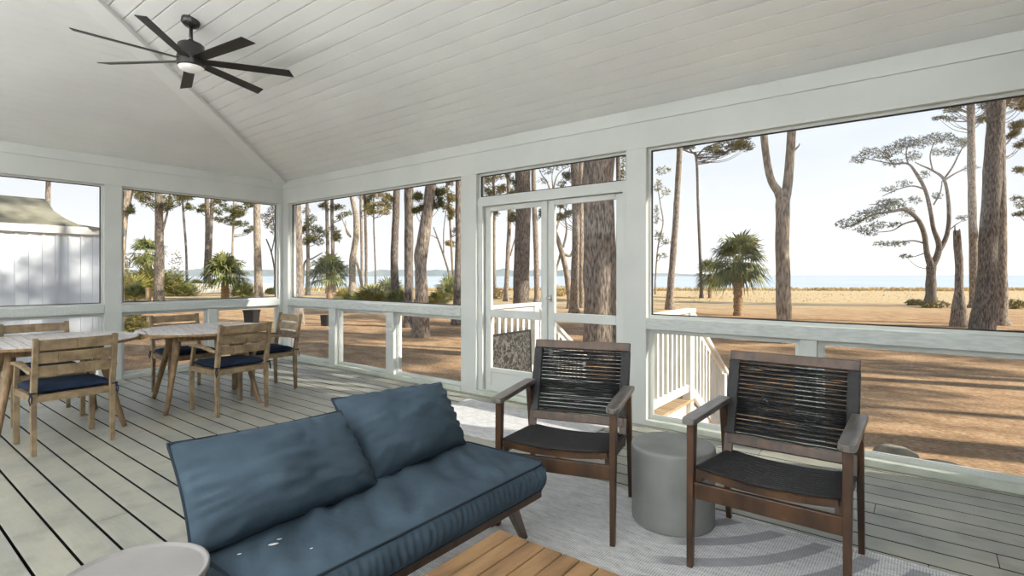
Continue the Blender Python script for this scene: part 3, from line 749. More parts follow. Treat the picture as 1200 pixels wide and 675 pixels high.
# ---- round dining tables
def dining_table():
    r = empty('dining_table', (0,0,0)); R_ = .61; ZT = .75
    m = MB(); n = 15; w = 2*R_/n                    # slats run along local x
    for i in range(n):
        a, b = -R_+i*w+.004, -R_+(i+1)*w-.004
        k_ = 8; ys_ = [a+(b-a)*j/k_ for j in range(k_+1)]
        pr_ = [(math.sqrt(max(0,R_*R_-y*y)), y) for y in ys_]+[(-math.sqrt(max(0,R_*R_-y*y)), y) for y in reversed(ys_)]
        if i == 0: pr_ = pr_[1:-1]+[(0,-R_+.001)]
        m.prism(pr_, ZT-.022, ZT)
    m.build('table_top', 'tabletop', r)
    m = MB(); n = 72
    vs = []; fs = []
    for rr, z in ((R_-.05,ZT-.024),(R_+.004,ZT-.024),(R_+.006,ZT-.004),(R_-.008,ZT-.0015),(R_-.05,ZT-.0225)):
        for k_ in range(n): vs.append((rr*math.cos(2*PI*k_/n), rr*math.sin(2*PI*k_/n), z-.004))
    for q in range(5):
        for k_ in range(n): a = q*n+k_; b = q*n+(k_+1)%n; c_ = ((q+1)%5)*n+(k_+1)%n; d_ = ((q+1)%5)*n+k_; fs.append((a,b,c_,d_))
    m.add(vs, fs, False); m.build('edge_band', 'teakleg', r)
    m = MB()
    for s in (-1,1): m.beam((-.36,s*.27,.692), (.36,s*.27,.692), .024, .062); m.beam((s*.36,-.27,.692), (s*.36,.27,.692), .024, .062)
    m.build('apron', 'teakleg', r)
    for sx in (-1,1):
        for sy in (-1,1):
            m = MB(); m.tube([(sx*.46,sy*.405,0),(sx*.44,sy*.39,.06),(sx*.24,sy*.29,.60),(sx*.20,sy*.275,.715)], [.019,.021,.034,.036], 12); m.build('leg', 'teakleg', r)
    return r
t1 = dining_table(); t1.location = (-5.88, 1.165, 0); t1.rotation_euler = (0,0,-.03); tag(t1, 'left of the two round slatted wooden dining tables, partly cut by the frame', 'table', 'round dining tables')
t2 = copy_tree(t1); t2.location = (-5.87, 2.395, 0); t2.rotation_euler = (0,0,-.22); tag(t2, 'right of the two round slatted wooden dining tables, nearer the corner', 'table', 'round dining tables')

# ---- ceiling fan
FX, FY = -4.87, 1.87; FZ = zm(FY)
r = empty('ceiling_fan', (FX, FY, FZ)); tag(r, 'dark bronze seven blade ceiling fan with a round white unlit diffuser', 'ceiling fan')
m = MB(); m.lathe([(.0,-.055),(.045,-.052),(.068,-.035),(.072,-.005),(.072,.012)], 40); o = m.build('canopy', 'bronze', r); o.rotation_euler = (-math.atan(SM), 0, 0)
m = MB(); m.tube([(0,0,-.03),(0,0,-.22)], .014, 14); m.lathe([(.024,-.215),(.03,-.19),(.022,-.165)], 20); m.build('downrod', 'bronze', r)
m = MB(); m.lathe([(.03,-.19),(.085,-.198),(.10,-.212),(.102,-.30),(.106,-.315),(.106,-.375),(.10,-.395),(.0,-.395)], 48); m.build('motor_housing', 'bronze', r)
m = MB(); m.lathe([(.0,-.432),(.05,-.428),(.085,-.415),(.097,-.395),(.097,-.38)], 48); o = m.build('light_diffuser', 'lamp', r); o['label'] = 'white round light diffuser'
for k_ in range(7):
    a = math.radians(8+51.43*k_); m = MB()
    pit = math.radians(-13)
    def bp(x, y, z): return Vector((x, y*math.cos(pit)-z*math.sin(pit), y*math.sin(pit)+z*math.cos(pit)-.340))
    pl = [(.09,-.042),(.30,-.048),(.765,-.052),(.80,.046),(.30,.042),(.09,.036)]
    vs = [bp(x,y,-.003) for x,y in pl]+[bp(x,y,.003) for x,y in pl]; n = len(pl)
    m.add(vs, [tuple(range(n-1,-1,-1)), tuple(range(n,2*n))]+[(i,(i+1)%n,n+(i+1)%n,n+i) for i in range(n)])
    o = m.build('fan_blade', 'blade', r); o.rotation_euler = (0,0,a)

# ================================================================== OUTSIDE: landing, stairs, railings
LX0, LX1, LY1 = -3.92, -1.94, 5.53
r = empty('porch_steps', ((LX0+LX1)/2, YB+WT, GZ)); tag(r, 'wooden landing and steps leading down outside the double doors', 'steps')
e0 = Vector(r.location)
def L(*p): return tuple(Vector(p)-e0)
m = MB(); nb = 8
for i in range(nb):
    a = YB+WT+.03+i*(LY1+.06-YB-WT-.03)/nb; b = a+(LY1+.06-YB-WT-.03)/nb-.006
    m.box(LX0-.05-e0.x, LX1+.05-e0.x, a-e0.y, b-e0.y, -.028-.0-e0.z, -e0.z, .003)
m.build('landing', 'deckout', r)
m = MB(); m.box(LX0-e0.x, LX1-e0.x, .03, LY1-e0.y, -.2-e0.z, -.03-e0.z); m.build('skirt', 'outpaint', r)
ns = 5; rise = .17; run = .262
for i in range(1, ns):
    m = MB(); y = LY1+.06+(i-1)*run; z = -rise*i
    m.box(LX0-e0.x+.05, LX1-e0.x-.05, y-e0.y-.0, y+run+.02-e0.y, z-.03-e0.z, z-e0.z, .003); m.build('tread', 'deckout', r)
    m = MB(); m.box(LX0-e0.x+.06, LX1-e0.x-.06, y-e0.y+.0, y+.02-e0.y, z-e0.z, z+rise-.03-e0.z); m.build('riser', 'outpaint', r)
for x in (LX0+.02, LX1-.02):
    m = MB(); m.hexa([L(x-.02,LY1+.02,-.34),L(x+.02,LY1+.02,-.34),L(x+.02,LY1+ns*run,GZ+.0),L(x-.02,LY1+ns*run,GZ+.0)],
                     [L(x-.02,LY1+.02,-.03),L(x+.02,LY1+.02,-.03),L(x+.02,LY1+ns*run,GZ+.16),L(x-.02,LY1+ns*run,GZ+.16)]); m.build('stringer', 'outpaint', r)
def railing(x, lab):
    r = empty('stair_railing', (x, LY1, 0)); tag(r, lab, 'railing', 'white railings beside the steps')
    ya = YB+WT+.02-LY1; slope = rise/run; ye = ns*run-.12
    m = MB(); m.box(-.055,.055,ya,.09,.905,.945,.006); m.build('top_rail', 'outpaint', r)
    m = MB(); m.box(-.02,.02,ya,-.04,.83,.90); m.box(-.02,.02,ya,-.04,.075,.155,.003); m.build('bottom_rail', 'outpaint', r)
    m = MB(); m.box(-.045,.045,-.045,.045,-.15,.905,.004); m.build('post', 'outpaint', r)
    m = MB(); ze_ = -slope*ye; m.box(-.045,.045,ye-.045,ye+.045,GZ,ze_+.86,.004); m.build('post', 'outpaint', r)
    m = MB(); m.beam((0,.03,.90),(0,ye+.12,.90-slope*(ye+.09)), .11, .036); m.build('hand_rail', 'outpaint', r)
    m = MB(); m.beam((0,.045,.84),(0,ye,.84-slope*(ye-.045)), .04, .07); m.beam((0,.045,.10),(0,ye,.10-slope*(ye-.045)), .04, .08); m.build('sloped_rail', 'outpaint', r)
    y = ya+.07
    while y < -.09: m = MB(); m.box(-.018,.018,y,y+.036,.15,.84); m.build('baluster', 'outpaint', r); y += .118
    y = .11
    while y < ye-.06: m = MB(); m.box(-.018,.018,y,y+.036,.10-slope*y,.84-slope*y); m.build('baluster', 'outpaint', r); y += .105
railing(LX0, 'white baluster railing on the left side of the outside steps, seen through the left door')
railing(LX1, 'white baluster railing on the right side of the outside steps, behind the concrete table')
# patterned screen panel leaning on the left railing
r = empty('leaning_screen_panel', (LX0+.085, 4.93, .0)); tag(r, 'dark framed panel with pale scrollwork leaning on the railing outside the left door', 'panel')
m = MB(); m.box(-.008,.008,-.40,.40,.02,.60); m.build('scrollwork', 'scroll', r)
m = MB()
for a in ((-.42,-.395,0,.62),(.395,.42,0,.62)): m.box(-.014,.014,a[0],a[1],a[2],a[3])
m.box(-.014,.014,-.42,.42,.0,.025); m.box(-.014,.014,-.42,.42,.597,.62); m.build('frame', 'black', r)
r.rotation_euler = (0, math.radians(-2), 0)

# ================================================================== OUTSIDE: ground, water, shore
m = MB(); nx, ny = 90, 60                          # ground fan from the porch to the shore
vs = []; fs = []
shore = 78
for j in range(ny+1):
    for i in range(nx+1):
        s = -150+300*i/nx; d = -30+(shore+30)*j/ny
        z = GZ
        if d > 20: z += .06*noise.noise(Vector((s*.08, d*.08, 0)))
        if j == ny: z -= .35; d += 1.5*noise.noise(Vector((s*.05,0,3)))
        p = FW*d+RT*s; vs.append((p.x, p.y, z))
for j in range(ny):
    for i in range(nx): a = j*(nx+1)+i; fs.append((a,a+1,a+nx+2,a+nx+1))
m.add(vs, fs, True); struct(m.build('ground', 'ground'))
m = MB(); q = [FW*60-RT*1400, FW*60+RT*1400, FW*4200+RT*4000, FW*4200-RT*4000]
m.add([(p.x,p.y,-1.05) for p in q], [(0,1,2,3)]); struct(m.build('water', 'water'))
def shoreline(name, x0, x1, D, hpx, lab):
    m = MB(); n = 220; pts = []
    for i in range(n+1):
        x = x0+(x1-x0)*i/n; f = min(1, (i/n)*8, (1-i/n)*5)
        h = hpx*D/FL*(.62+.4*noise.noise(Vector((x*.05,0,1)))+.15*noise.noise(Vector((x*.6,0,2))))*max(.12,f)
        p = at(x, HY, D); pts.append((p, h+2))
    vs = []; fs = []
    for off in (0, 60):
        for p, h in pts:
            q = p+FW*off; vs.append((q.x,q.y,-1.2)); vs.append((q.x,q.y,-1.2+h))
    w = 2*(n+1)
    for i in range(n):
        a = 2*i; fs += [(a,a+2,a+3,a+1),(w+a,w+a+1,w+a+3,w+a+2),(a+1,a+3,w+a+3,w+a+1)]
    m.add(vs, fs); tag(m.build(name, 'shore'), lab, 'trees', kind='stuff')
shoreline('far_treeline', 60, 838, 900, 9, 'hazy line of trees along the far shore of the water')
# distant faint treeline at right
# rough grass along the bank
def tufts(name, spots_, n, h, w, m_, lab, cat):
    m = MB()
    for _ in range(n):
        p = spots_(); hh = h*random.uniform(.4,1)
        for _k in range(3):
            a = random.uniform(0, 2*PI); dx, dy = math.cos(a)*w, math.sin(a)*w
            lx, ly = random.uniform(-.35,.35)*hh, random.uniform(-.35,.35)*hh
            m.add([(p[0]-dx,p[1]-dy,p[2]),(p[0]+dx,p[1]+dy,p[2]),(p[0]+lx,p[1]+ly,p[2]+hh)], [(0,1,2)])
    return tag(m.build(name, m_), lab, cat, kind='stuff')
def bank():
    s = random.uniform(-110, 95); d = random.uniform(70, 78)
    p = FW*d+RT*s; hump = .5+.5*noise.noise(Vector((s*.11,0,7)))
    return (p.x, p.y, GZ+(-.15 if random.random() > hump+.3 else .05)-.1)
tufts('bank_grass', bank, 9000, .5, .10, 'grass', 'dry tan grass growing along the edge of the water', 'grass')
def field():
    d = random.uniform(42, 72); s = random.uniform(-60, 75)
    p = FW*d+RT*s; return (p.x, p.y, GZ-.05)
tufts('field_grass', field, 4000, .13, .06, 'grass', 'low tan grass across the open field before the water', 'grass')

# ================================================================== TREES
def needle_clump(m, c, rx, ry, rz, n, ln=.22, w=.022, k=4):
    for _ in range(n):
        while True:
            q = Vector((random.uniform(-1,1), random.uniform(-1,1), random.uniform(-1,1)))
            if q.length <= 1: break
        p = Vector((c[0]+q.x*rx, c[1]+q.y*ry, c[2]+q.z*rz))
        for _k in range(k):
            d = Vector((random.gauss(0,1), random.gauss(0,1), random.gauss(.25,.8))).normalized()
            s = d.cross(Vector((random.gauss(0,1), random.gauss(0,1), random.gauss(0,1)))).normalized()*w
            e = p+d*ln*random.uniform(.6,1.2)
            m.add([p-s, p+s, e], [(0,1,2)])
def resample(pts, rads, step):
    P_ = []; R_ = []
    for i in range(len(pts)-1):
        a, b = pts[i], pts[i+1]; k_ = max(1, int((b-a).length/step))
        for q in range(k_): t = q/k_; P_.append(a.lerp(b, t)); R_.append(rads[i]*(1-t)+rads[i+1]*t)
    P_.append(pts[-1]); R_.append(rads[-1]); return P_, R_
def smooth_pts(pts, rads):                          # Catmull-Rom
    P_ = []; R_ = []; n = len(pts)
    for i in range(n-1):
        p0, p1, p2, p3 = pts[max(i-1,0)], pts[i], pts[i+1], pts[min(i+2,n-1)]
        for q in range(5):
            t = q/5; P_.append(.5*((2*p1)+(p2-p0)*t+(2*p0-5*p1+4*p2-p3)*t*t+(3*p1-p0-3*p2+p3)*t**3)); R_.append(rads[i]*(1-t)+rads[i+1]*t)
    P_.append(pts[-1]); R_.append(rads[-1]); return P_, R_
def limb(m, pts, rads, n=10, rough=.06, seed=0):
    P_, R_ = smooth_pts(pts, rads)
    if len(P_) < 40: P_, R_ = resample(P_, R_, max(.15, (P_[-1]-P_[0]).length/50))
    v0 = len(m.v); m.tube(P_, R_, n)
    for i in range(v0, len(m.v)):                    # bark relief
        ring = (i-v0)//n
        if ring >= len(P_): break
        c_ = P_[ring]; v = Vector(m.v[i]); o_ = v-c_
        k_ = 1+rough*noise.noise(Vector((o_.x*6, o_.y*6, v.z*1.3+seed)))*2
        m.v[i] = tuple(c_+o_*k_)
crown_cache = {}
def crown_mesh(kind, mat_):
    key = (kind, mat_)
    if key not in crown_cache:
        m = MB(); rnd = random.Random(kind+3)
        for i in range(11):
            a = rnd.uniform(0, 2*PI); rr = rnd.uniform(.4, 3.0); z = rnd.uniform(-2.2, 3)
            needle_clump(m, (math.cos(a)*rr, math.sin(a)*rr, z), 1.1, 1.1, .5, 130, .42, .035, 3)
        b = MB()
        o = m.build('foliage', mat_); crown_cache[key] = o.data; bpy.data.objects.remove(o)
    return crown_cache[key]
def pine(name, lab, pts, yb, clumps=(), bark='bark', fol='needles', top=16, crown=True, group=None, flare=1.35, branches=(), cat='tree', dmul=1, ncl=1.0):
    """pts: (x, y, width) up the trunk as seen; yb: where its foot meets the ground"""
    d = dep(yb); base = at(pts[0][0], yb, d); base.z = GZ
    r = empty(name, base); tag(r, lab, cat, group)
    P_ = []; R_ = []
    w0 = pts[0][2]*d/FL/2
    P_.append(Vector((0,0,-.15))); R_.append(w0*flare*1.1)
    P_.append(Vector((0,0,.12))); R_.append(w0*flare)
    for x, y, w in pts:
        p = at(x, y, d)-base
        if p.z > P_[-1].z+.25: P_.append(p); R_.append(w*d/FL/2)
    if crown:
        dr = (P_[-1]-P_[-2]); dr = dr/max(dr.z, .3); k_ = top-P_[-1].z
        if k_ > .5:
            off = Vector((max(-.25,min(.25,dr.x)), max(-.25,min(.25,dr.y)), 1))
            P_.append(P_[-1]+off*k_*.5); R_.append(R_[-1]*.8); P_.append(P_[-2]*0+P_[-1]+Vector((off.x*.4,off.y*.4,1))*k_*.5); R_.append(R_[-1]*.5)
    m = MB(); limb(m, P_, R_, 14 if w0 > .2 else 9, .07, base.x)
    for br in branches:
        q = [at(x, y, d+(dd if len(t_) > 3 else 0))-base for t_ in br for (x, y, w, *dz) in [t_] for dd in [dz[0] if dz else 0]]
        limb(m, q, [t_[2]*d/FL/2 for t_ in br], 7, .04, 1)
    m.build('trunk', bark, r)
    if ncl > 1.05 or (clumps and crown):
        clumps = list(clumps)+[(x+random.uniform(-1.3,1.3)*rx, y+random.uniform(-2,1.2)*ry, rx*.8, ry*.8) for x, y, rx, ry in clumps for _ in (0,1)]
    if clumps:
        f = MB(); tw = MB(); px = d/FL
        for (x, y, rx, ry) in clumps:
            c_ = at(x, y, d+random.uniform(-1,1)*rx*px)-base
            n_ = int(max(40, min(300, rx*ry*2.2))*ncl)
            ln = max(.16, min(.42, 3.2*px)); 
            needle_clump(f, c_, rx*px*1.15, rx*px*.9, ry*px*1.25, n_, ln, max(.012, .33*px), 4)
            # twig from the trunk to the clump
            best = min(P_[1:], key=lambda p: (p-c_).length)
            near = Vector((best.x, best.y, max(c_.z-.6*abs(c_.x-best.x)**.5-.2, .5)))
            if near.z < P_[-1].z:
                for a_, b_ in zip(P_, P_[1:]):
                    if a_.z <= near.z <= b_.z:
                        t_ = (near.z-a_.z)/max(.01, b_.z-a_.z); near = a_.lerp(b_, t_)
                mid = near.lerp(c_, .55)+Vector((0,0,-.12*(near-c_).length))
                limb(tw, [near, mid, c_], [.5*px, .36*px, .15*px], 5, .02, 2)
        f.build('foliage', fol, r); 
        if tw.v: tw.build('branches', bark, r)
    if crown:
        me = crown_mesh(random.choice((0,1)), fol); o = bpy.data.objects.new('crown', me); C.objects.link(o); o.parent = r
        o.location = P_[-1]+Vector((0,0,-.5)); o.rotation_euler = (0,0,random.uniform(0,6)); s = random.uniform(.8,1.15); o.scale = (s,s,s)
    return r
GP = 'pine trees around the porch'
# --- through the end wall
pine('pine_tree', 'straight pine trunk left of centre in the end window, wooden post at its foot', [(186,345,10.5),(187,300,9.5),(186,240,8.5),(186,225,8)], 357, clumps=[(165,228,14,5),(172,237,10,4),(204,236,10,6),(212,228,9,5)], group=GP, branches=[[(190,272,3),(196,250,2.2),(199,228,1.6)]])
pine('pine_tree', 'leaning pale trunk at the left edge of the end window', [(140,330,9),(144,262,9),(148,235,10),(156,205,10)], 372, clumps=[(152,246,6,4),(146,243,4,3)], bark='barkgrey', group=GP, top=12)
pine('pine_tree', 'very thin dark pine between the thick trunk and the twin trunks in the end window', [(219,325,2.8),(218,290,2.4),(215,250,2.4),(213,225,2)], 337, clumps=[(221,243,3,2)], bark='barkdark', group=GP)
pine('pine_tree', 'darker of the twin pines in the end window', [(241,330,4.6),(243,270,4.6),(242,228,4.6)], 342, clumps=[(238,246,5,2.5)], bark='barkdark', group=GP)
pine('pine_tree', 'sunlit reddish trunk of the twin pines in the end window', [(245,330,4.2),(247,270,4),(249,228,4)], 341, clumps=[(252,246,7,3),(256,236,6,3)], group=GP)
pine('pine_tree', 'slender pine with spreading tufts right of the palm in the end window', [(272,320,2.6),(273,280,2.4),(274,240,2.2)], 338, clumps=[(262,258,8,3),(282,246,9,4),(290,240,6,3),(266,246,6,3),(284,262,8,3),(276,252,6,3),(294,268,5,3)], bark='barkgrey', group=GP, ncl=1.3)
pine('pine_tree', 'sunlit pine trunk near the right edge of the end window', [(303,340,9.2),(302,300,8.2),(301,262,7.6),(301,232,7.6)], 352, group=GP, bark='barkgrey')
pine('leafy_tree', 'small olive green tree at the right edge of the end window', [(322,318,2),(318,296,1.8),(312,280,1.4)], 343, clumps=[(320,250,7,8),(315,262,6,5),(322,270,5,5),(310,255,5,4)], fol='needlesgold', crown=False, bark='barkdark', branches=[[(318,296,1.4),(322,275,1.2),(320,255,.8)]])
pine('pine_tree', 'bare trunk rising behind the ridge of the white outbuilding', [(56,240,5),(57,200,5)], 352, group=GP)
# --- through the long window left of the doors
pine('pine_tree', 'thick sunlit trunk at the left edge of the long window', [(350,365,11),(350,320,9.5),(349,260,9),(348,235,9)], 380, bark='bark', group=GP)
pine('pine_tree', 'dark pine second from the left in the long window', [(361,335,5),(361,300,4),(360,255,3.8),(360,236,3.6)], 346, clumps=[(366,256,6,4),(370,268,8,4),(358,270,5,4),(374,282,7,5),(363,280,7,4)], bark='barkdark', group=GP, ncl=1.2, branches=[[(354,335,3),(357,308,2.4),(366,303,1.8),(378,296,1.2)]])
pine('pine_tree', 'left trunk of the close pair behind the fan palm', [(384,330,4.4),(384,290,4),(383,250,3.6),(383,233,3.4)], 344, clumps=[(380,242,4,3)], bark='barkdark', group=GP)
pine('pine_tree', 'right trunk of the close pair behind the fan palm', [(391,330,4.6),(390,290,4.2),(389,250,3.8),(389,233,3.6)], 343, clumps=[(394,272,6,3),(396,280,5,3),(398,243,8,3),(402,252,6,3)], group=GP)
pine('pine_tree', 'twisted forked tree in the middle of the long window', [(413,330,8),(413,305,7.5),(417,280,7),(417,255,6),(413,235,5)], 352, bark='barkgrey', branches=[[(411,278,2.2),(404,264,1.4),(399,250,1)],[(411,278,1.8),(406,272,1.2),(405,258,.9)]], group=GP)
pine('pine_tree', 'thin pale leaning stem beside the twisted tree', [(424,335,3.2),(420,315,3),(416,300,3),(413,285,2.2)], 350, bark='barkgrey', crown=False, flare=1.1)
pine('pine_tree', 'slim straight pine just right of the twisted tree', [(424,330,3.4),(424,290,3.2),(423,250,3),(423,228,3)], 345, clumps=[(430,246,6,3)], group=GP)
pine('pine_tree', 'slim dark pine left of the gold-tufted one in the long window', [(429,330,3.4),(429,290,3.2),(428,250,3),(427,226,3)], 344, clumps=[(432,236,5,3)], bark='barkdark', group=GP)
pine('pine_tree', 'very thin pine with golden tufts centred in the long window', [(440,318,2),(439,290,1.8),(438,262,1.8),(438,245,1.6)], 338, clumps=[(440,240,10,3),(446,248,9,3),(434,246,7,3),(450,236,6,3)], fol='needlesgold', bark='barkdark', group=GP, ncl=1.3)
pine('pine_tree', 'dark trunk behind the palmettos in the long window', [(463,340,9.5),(462,300,8.8),(464,250,8),(465,218,8)], 362, clumps=[(456,240,4,4)], bark='barkdark', group=GP)
pine('pine_tree', 'stout straight dark trunk right of centre in the long window', [(479,372,11.5),(479,330,11),(479,270,10.5),(479,215,10.5)], 384, bark='barkdark', group=GP)
pine('pine_tree', 'leaning knobbly sunlit trunk right in the long window', [(493,385,17),(494,350,15),(493,310,13.5),(497,275,14),(502,240,12.5),(507,205,12.5)], 395, bark='bark', group=GP, top=11, ncl=1.2, clumps=[(516,226,6,4),(511,240,5,4),(488,232,5,4),(490,246,4,3)], branches=[[(492,318,11),(490,300,11),(493,285,10)]])
pine('pine_tree', 'thin pine with olive tufts near the door post in the long window', [(531,330,2.8),(529,290,2.6),(527,255,2.4),(524,220,2.2)], 345, clumps=[(528,232,7,4),(522,243,6,4),(532,250,5,4),(522,222,6,4),(534,270,4,3),(530,286,4,3)], fol='needlesgold', group=GP, ncl=1.4)
pine('bare_tree', 'bare leaning tree right of the knobbly trunk in the long window', [(527,325,2.6),(520,300,2.2),(513,280,1.8),(508,266,1.2)], 346, bark='barkdark', crown=False, flare=1.1, branches=[[(520,300,1.4),(520,270,1.2),(523,246,1)],[(513,280,1.1),(506,276,.9),(502,278,.6)]])
pine('pine_tree', 'dark trunk with a flared foot beside the door post', [(535,365,10),(536,330,8),(537,280,7),(537,230,7)], 381, bark='barkdark', group=GP)
# --- through the doors
pine('pine_tree', 'slim pine with tufts at the left of the left door', [(580,340,4.2),(579,300,3.4),(579,250,3.2),(578,205,3)], 349, clumps=[(571,212,8,4),(585,222,8,5),(572,226,6,4),(586,206,7,4),(574,240,6,4),(590,240,7,4),(575,256,6,3)], fol='needlesgold', group=GP, ncl=1.3)
pine('pine_tree', 'second slim pine seen through the left door', [(593,345,6),(595,300,5),(597,250,4.6),(595,200,4.4)], 353, clumps=[(602,240,5,4),(601,226,5,5),(604,252,4,3)], group=GP, branches=[[(598,300,2),(602,285,1.6),(606,272,1)]])
pine('pine_tree', 'massive dark trunk behind the left door', [(611,360,20),(611,320,18.5),(613,260,18),(612,195,18.5)], 368, bark='barkdark', group=GP, ncl=1.2, clumps=[(600,212,5,4),(601,232,4,4),(599,256,4,3)])
pine('pine_tree', 'narrow trunk right behind the massive one in the left door', [(629,345,6.4),(628,290,6),(626,240,5.8),(625,195,5.6)], 354, clumps=[(636,250,4,3),(640,246,4,3)], group=GP, bark='bark')
pine('bare_tree', 'pale leaning bare tree at the left of the right door', [(668,350,8),(664,320,6.5),(658,295,6),(651,272,4.5),(648,258,2.5)], 362, bark='barkgrey', crown=False, flare=1.1, branches=[[(658,296,4),(668,300,3),(672,290,2)],[(660,290,3),(664,270,2.4),(662,250,1.6),(666,236,1)],[(651,272,3),(655,258,2),(657,240,1.4)],[(649,330,3),(653,312,2.6),(657,296,2.4)]])
pine('bare_tree', 'bare branching treetop showing in the transom', [(650,330,3.6),(650,280,3.4),(648,240,3),(646,228,2.8)], 350, bark='barkgrey', crown=False, clumps=[(640,200,8,4),(655,195,8,4),(662,210,5,4),(636,212,6,3),(668,195,4,5)], ncl=.6, branches=[[(647,235,2.6),(642,215,2),(635,205,1.2),(632,198,.8)],[(647,235,2.4),(650,215,2),(655,203,1.4),(664,196,1)],[(648,222,1.6),(647,205,1.1),(650,193,.8)]])
pine('pine_tree', 'left trunk of the close pair in the right door', [(673,355,10.5),(674,320,9.5),(675,260,9),(673,190,9)], 367, group=GP, bark='bark', ncl=1.2, clumps=[(662,222,6,4),(657,238,6,4),(664,252,5,4),(667,206,4,4),(652,256,5,3)])
pine('pine_tree', 'right trunk of the close pair in the right door', [(682,350,7),(681,310,6.6),(681,260,6.4),(681,190,6)], 361, group=GP, bark='barkgrey', clumps=[(686,215,3,4)])
pine('pine_tree', 'largest trunk with plated bark filling the right door', [(704,400,39),(703,350,37),(702,290,37),(701,230,36),(702,175,36)], 424, group=GP, bark='bark', top=15, flare=1.2)
pine('pine_tree', 'thin dark trunk at the right edge of the right door', [(723,350,6),(724,300,5.4),(725,240,5),(724,180,5)], 352, group=GP, bark='barkdark', clumps=[(730,202,3,8),(728,280,3,5)])
# --- through the big window
pine('leafy_tree', 'wispy yellow green tree at the left edge of the big window', [(768,330,2),(771,290,1.7),(777,262,1.6),(774,240,1.3),(770,215,1)], 345, clumps=[(769,252,3,10),(772,276,6,5),(780,283,7,3),(776,200,8,4),(771,218,5,6),(780,225,5,4),(775,300,6,3)], fol='shrub', crown=False, bark='barkgrey', ncl=.9)
pine('pine_tree', 'slightly leaning pine trunk left in the big window', [(785,350,9),(787,320,7.5),(791,270,7),(794,220,6.6),(797,165,6.4)], 363, group=GP, bark='bark')
pine('pine_tree', 'thin dark pine with one-sided crown in the big window', [(822,338,4),(820,290,3.2),(818,240,3),(817,200,3),(815,178,2.4)], 349, crown=False, clumps=[(868,166,10,5),(858,174,9,4),(846,170,9,3),(835,176,8,3),(876,172,7,4),(805,172,8,3),(795,166,8,3),(848,180,6,2)], bark='barkdark', ncl=1.2, branches=[[(816,184,2.2),(826,174,1.8),(843,167,1.3),(862,162,.9)],[(818,186,1.6),(808,175,1.2),(797,171,.8)]])
pine('forked_tree', 'smooth forked trunk in the middle of the big window', [(919,380,17),(918,330,16),(917,280,15),(917,245,15),(918,232,15)], 402, crown=False, bark='barkgrey', flare=1.15, branches=[[(917,240,13),(912,225,10),(904,212,8.5),(899,190,8),(895,155,8),(890,90,6)],[(918,240,13),(922,222,11),(925,195,10),(928,150,9.5),(932,80,7)],[(926,180,4),(931,176,3),(936,171,1.6),(937,168,.8)]], group=GP)
me = crown_mesh(1, 'needles')
# live oak
OAK = [[(1091,312,9),(1086,296,6),(1083,275,5.5),(1076,258,5),(1062,246,4.2),(1045,248,3),(1022,252,2.2),(1000,264,1.4),(985,266,.8)],
 [(1092,312,8),(1099,298,7),(1100,285,6),(1094,268,4.6),(1090,245,4.2),(1084,222,4),(1074,204,3.4),(1064,192,2.4),(1046,192,1.6),(1026,188,1.2),(1008,184,.7)],
 [(1099,296,6),(1108,280,5),(1112,260,4.4),(1111,232,3.8),(1106,210,3.2),(1093,200,2.4),(1080,194,1.6),(1072,190,1)],
 [(1106,210,2.4),(1116,196,2),(1124,180,1.6),(1132,166,1)],
 [(1106,212,2.2),(1118,204,1.8),(1134,197,1.2),(1150,196,.7)],
 [(1084,222,2.2),(1070,218,1.6),(1052,222,1.2),(1034,230,.9)],
 [(1076,258,2.4),(1060,262,1.8),(1046,270,1.3),(1030,272,.8)],
 [(1083,285,2.2),(1070,282,1.6),(1052,284,1.1),(1030,286,.7)],
 [(1094,240,1.8),(1102,225,1.4),(1104,212,1.1)],
 [(1064,192,1.8),(1062,178,1.3),(1068,162,.9)],[(1093,200,1.8),(1090,182,1.3),(1096,164,.8)],
 [(1046,192,1.2),(1036,180,.9),(1026,172,.6)],[(1045,248,1.6),(1032,240,1.1),(1018,240,.7)],[(1085,296,1.4),(1074,300,1),(1064,302,.6)],[(1112,270,1.4),(1122,262,1),(1130,258,.6)]]
random.seed(11)
oakcl = [(x+random.uniform(-3,3), y+random.uniform(-2,2), rx, ry) for x, y, rx, ry in
 [(995,262,12,5),(1010,254,13,6),(1026,248,12,6),(1040,240,12,6),(1012,268,10,3),(1030,264,9,4),(1052,238,10,6),(1062,250,8,5),(1046,262,8,3),(1006,186,9,4),(1020,180,9,4),(1034,184,10,5),(1050,176,11,6),(1064,168,11,6),(1078,166,9,6),(1046,190,9,4),(1070,182,8,5),(1094,164,10,6),(1106,160,9,5),(1120,166,9,5),(1132,168,7,5),(1116,180,7,4),(1098,178,7,4),(1034,286,10,3),(1052,284,9,3),(1022,274,9,3),(1040,222,9,3),(1056,216,8,3),(1064,300,7,2),(1126,256,5,3),(1085,205,5,4),(1135,196,6,3),(1074,236,6,4),(1100,232,5,4)]]
pine('oak_tree', 'spreading oak with thin crown standing alone in the big window', [(1091,345,11),(1091,325,9.5),(1091,312,10)], 358, crown=False, bark='barkdark', fol='oakleaf', clumps=oakcl, ncl=1.0, branches=OAK, flare=1.5)
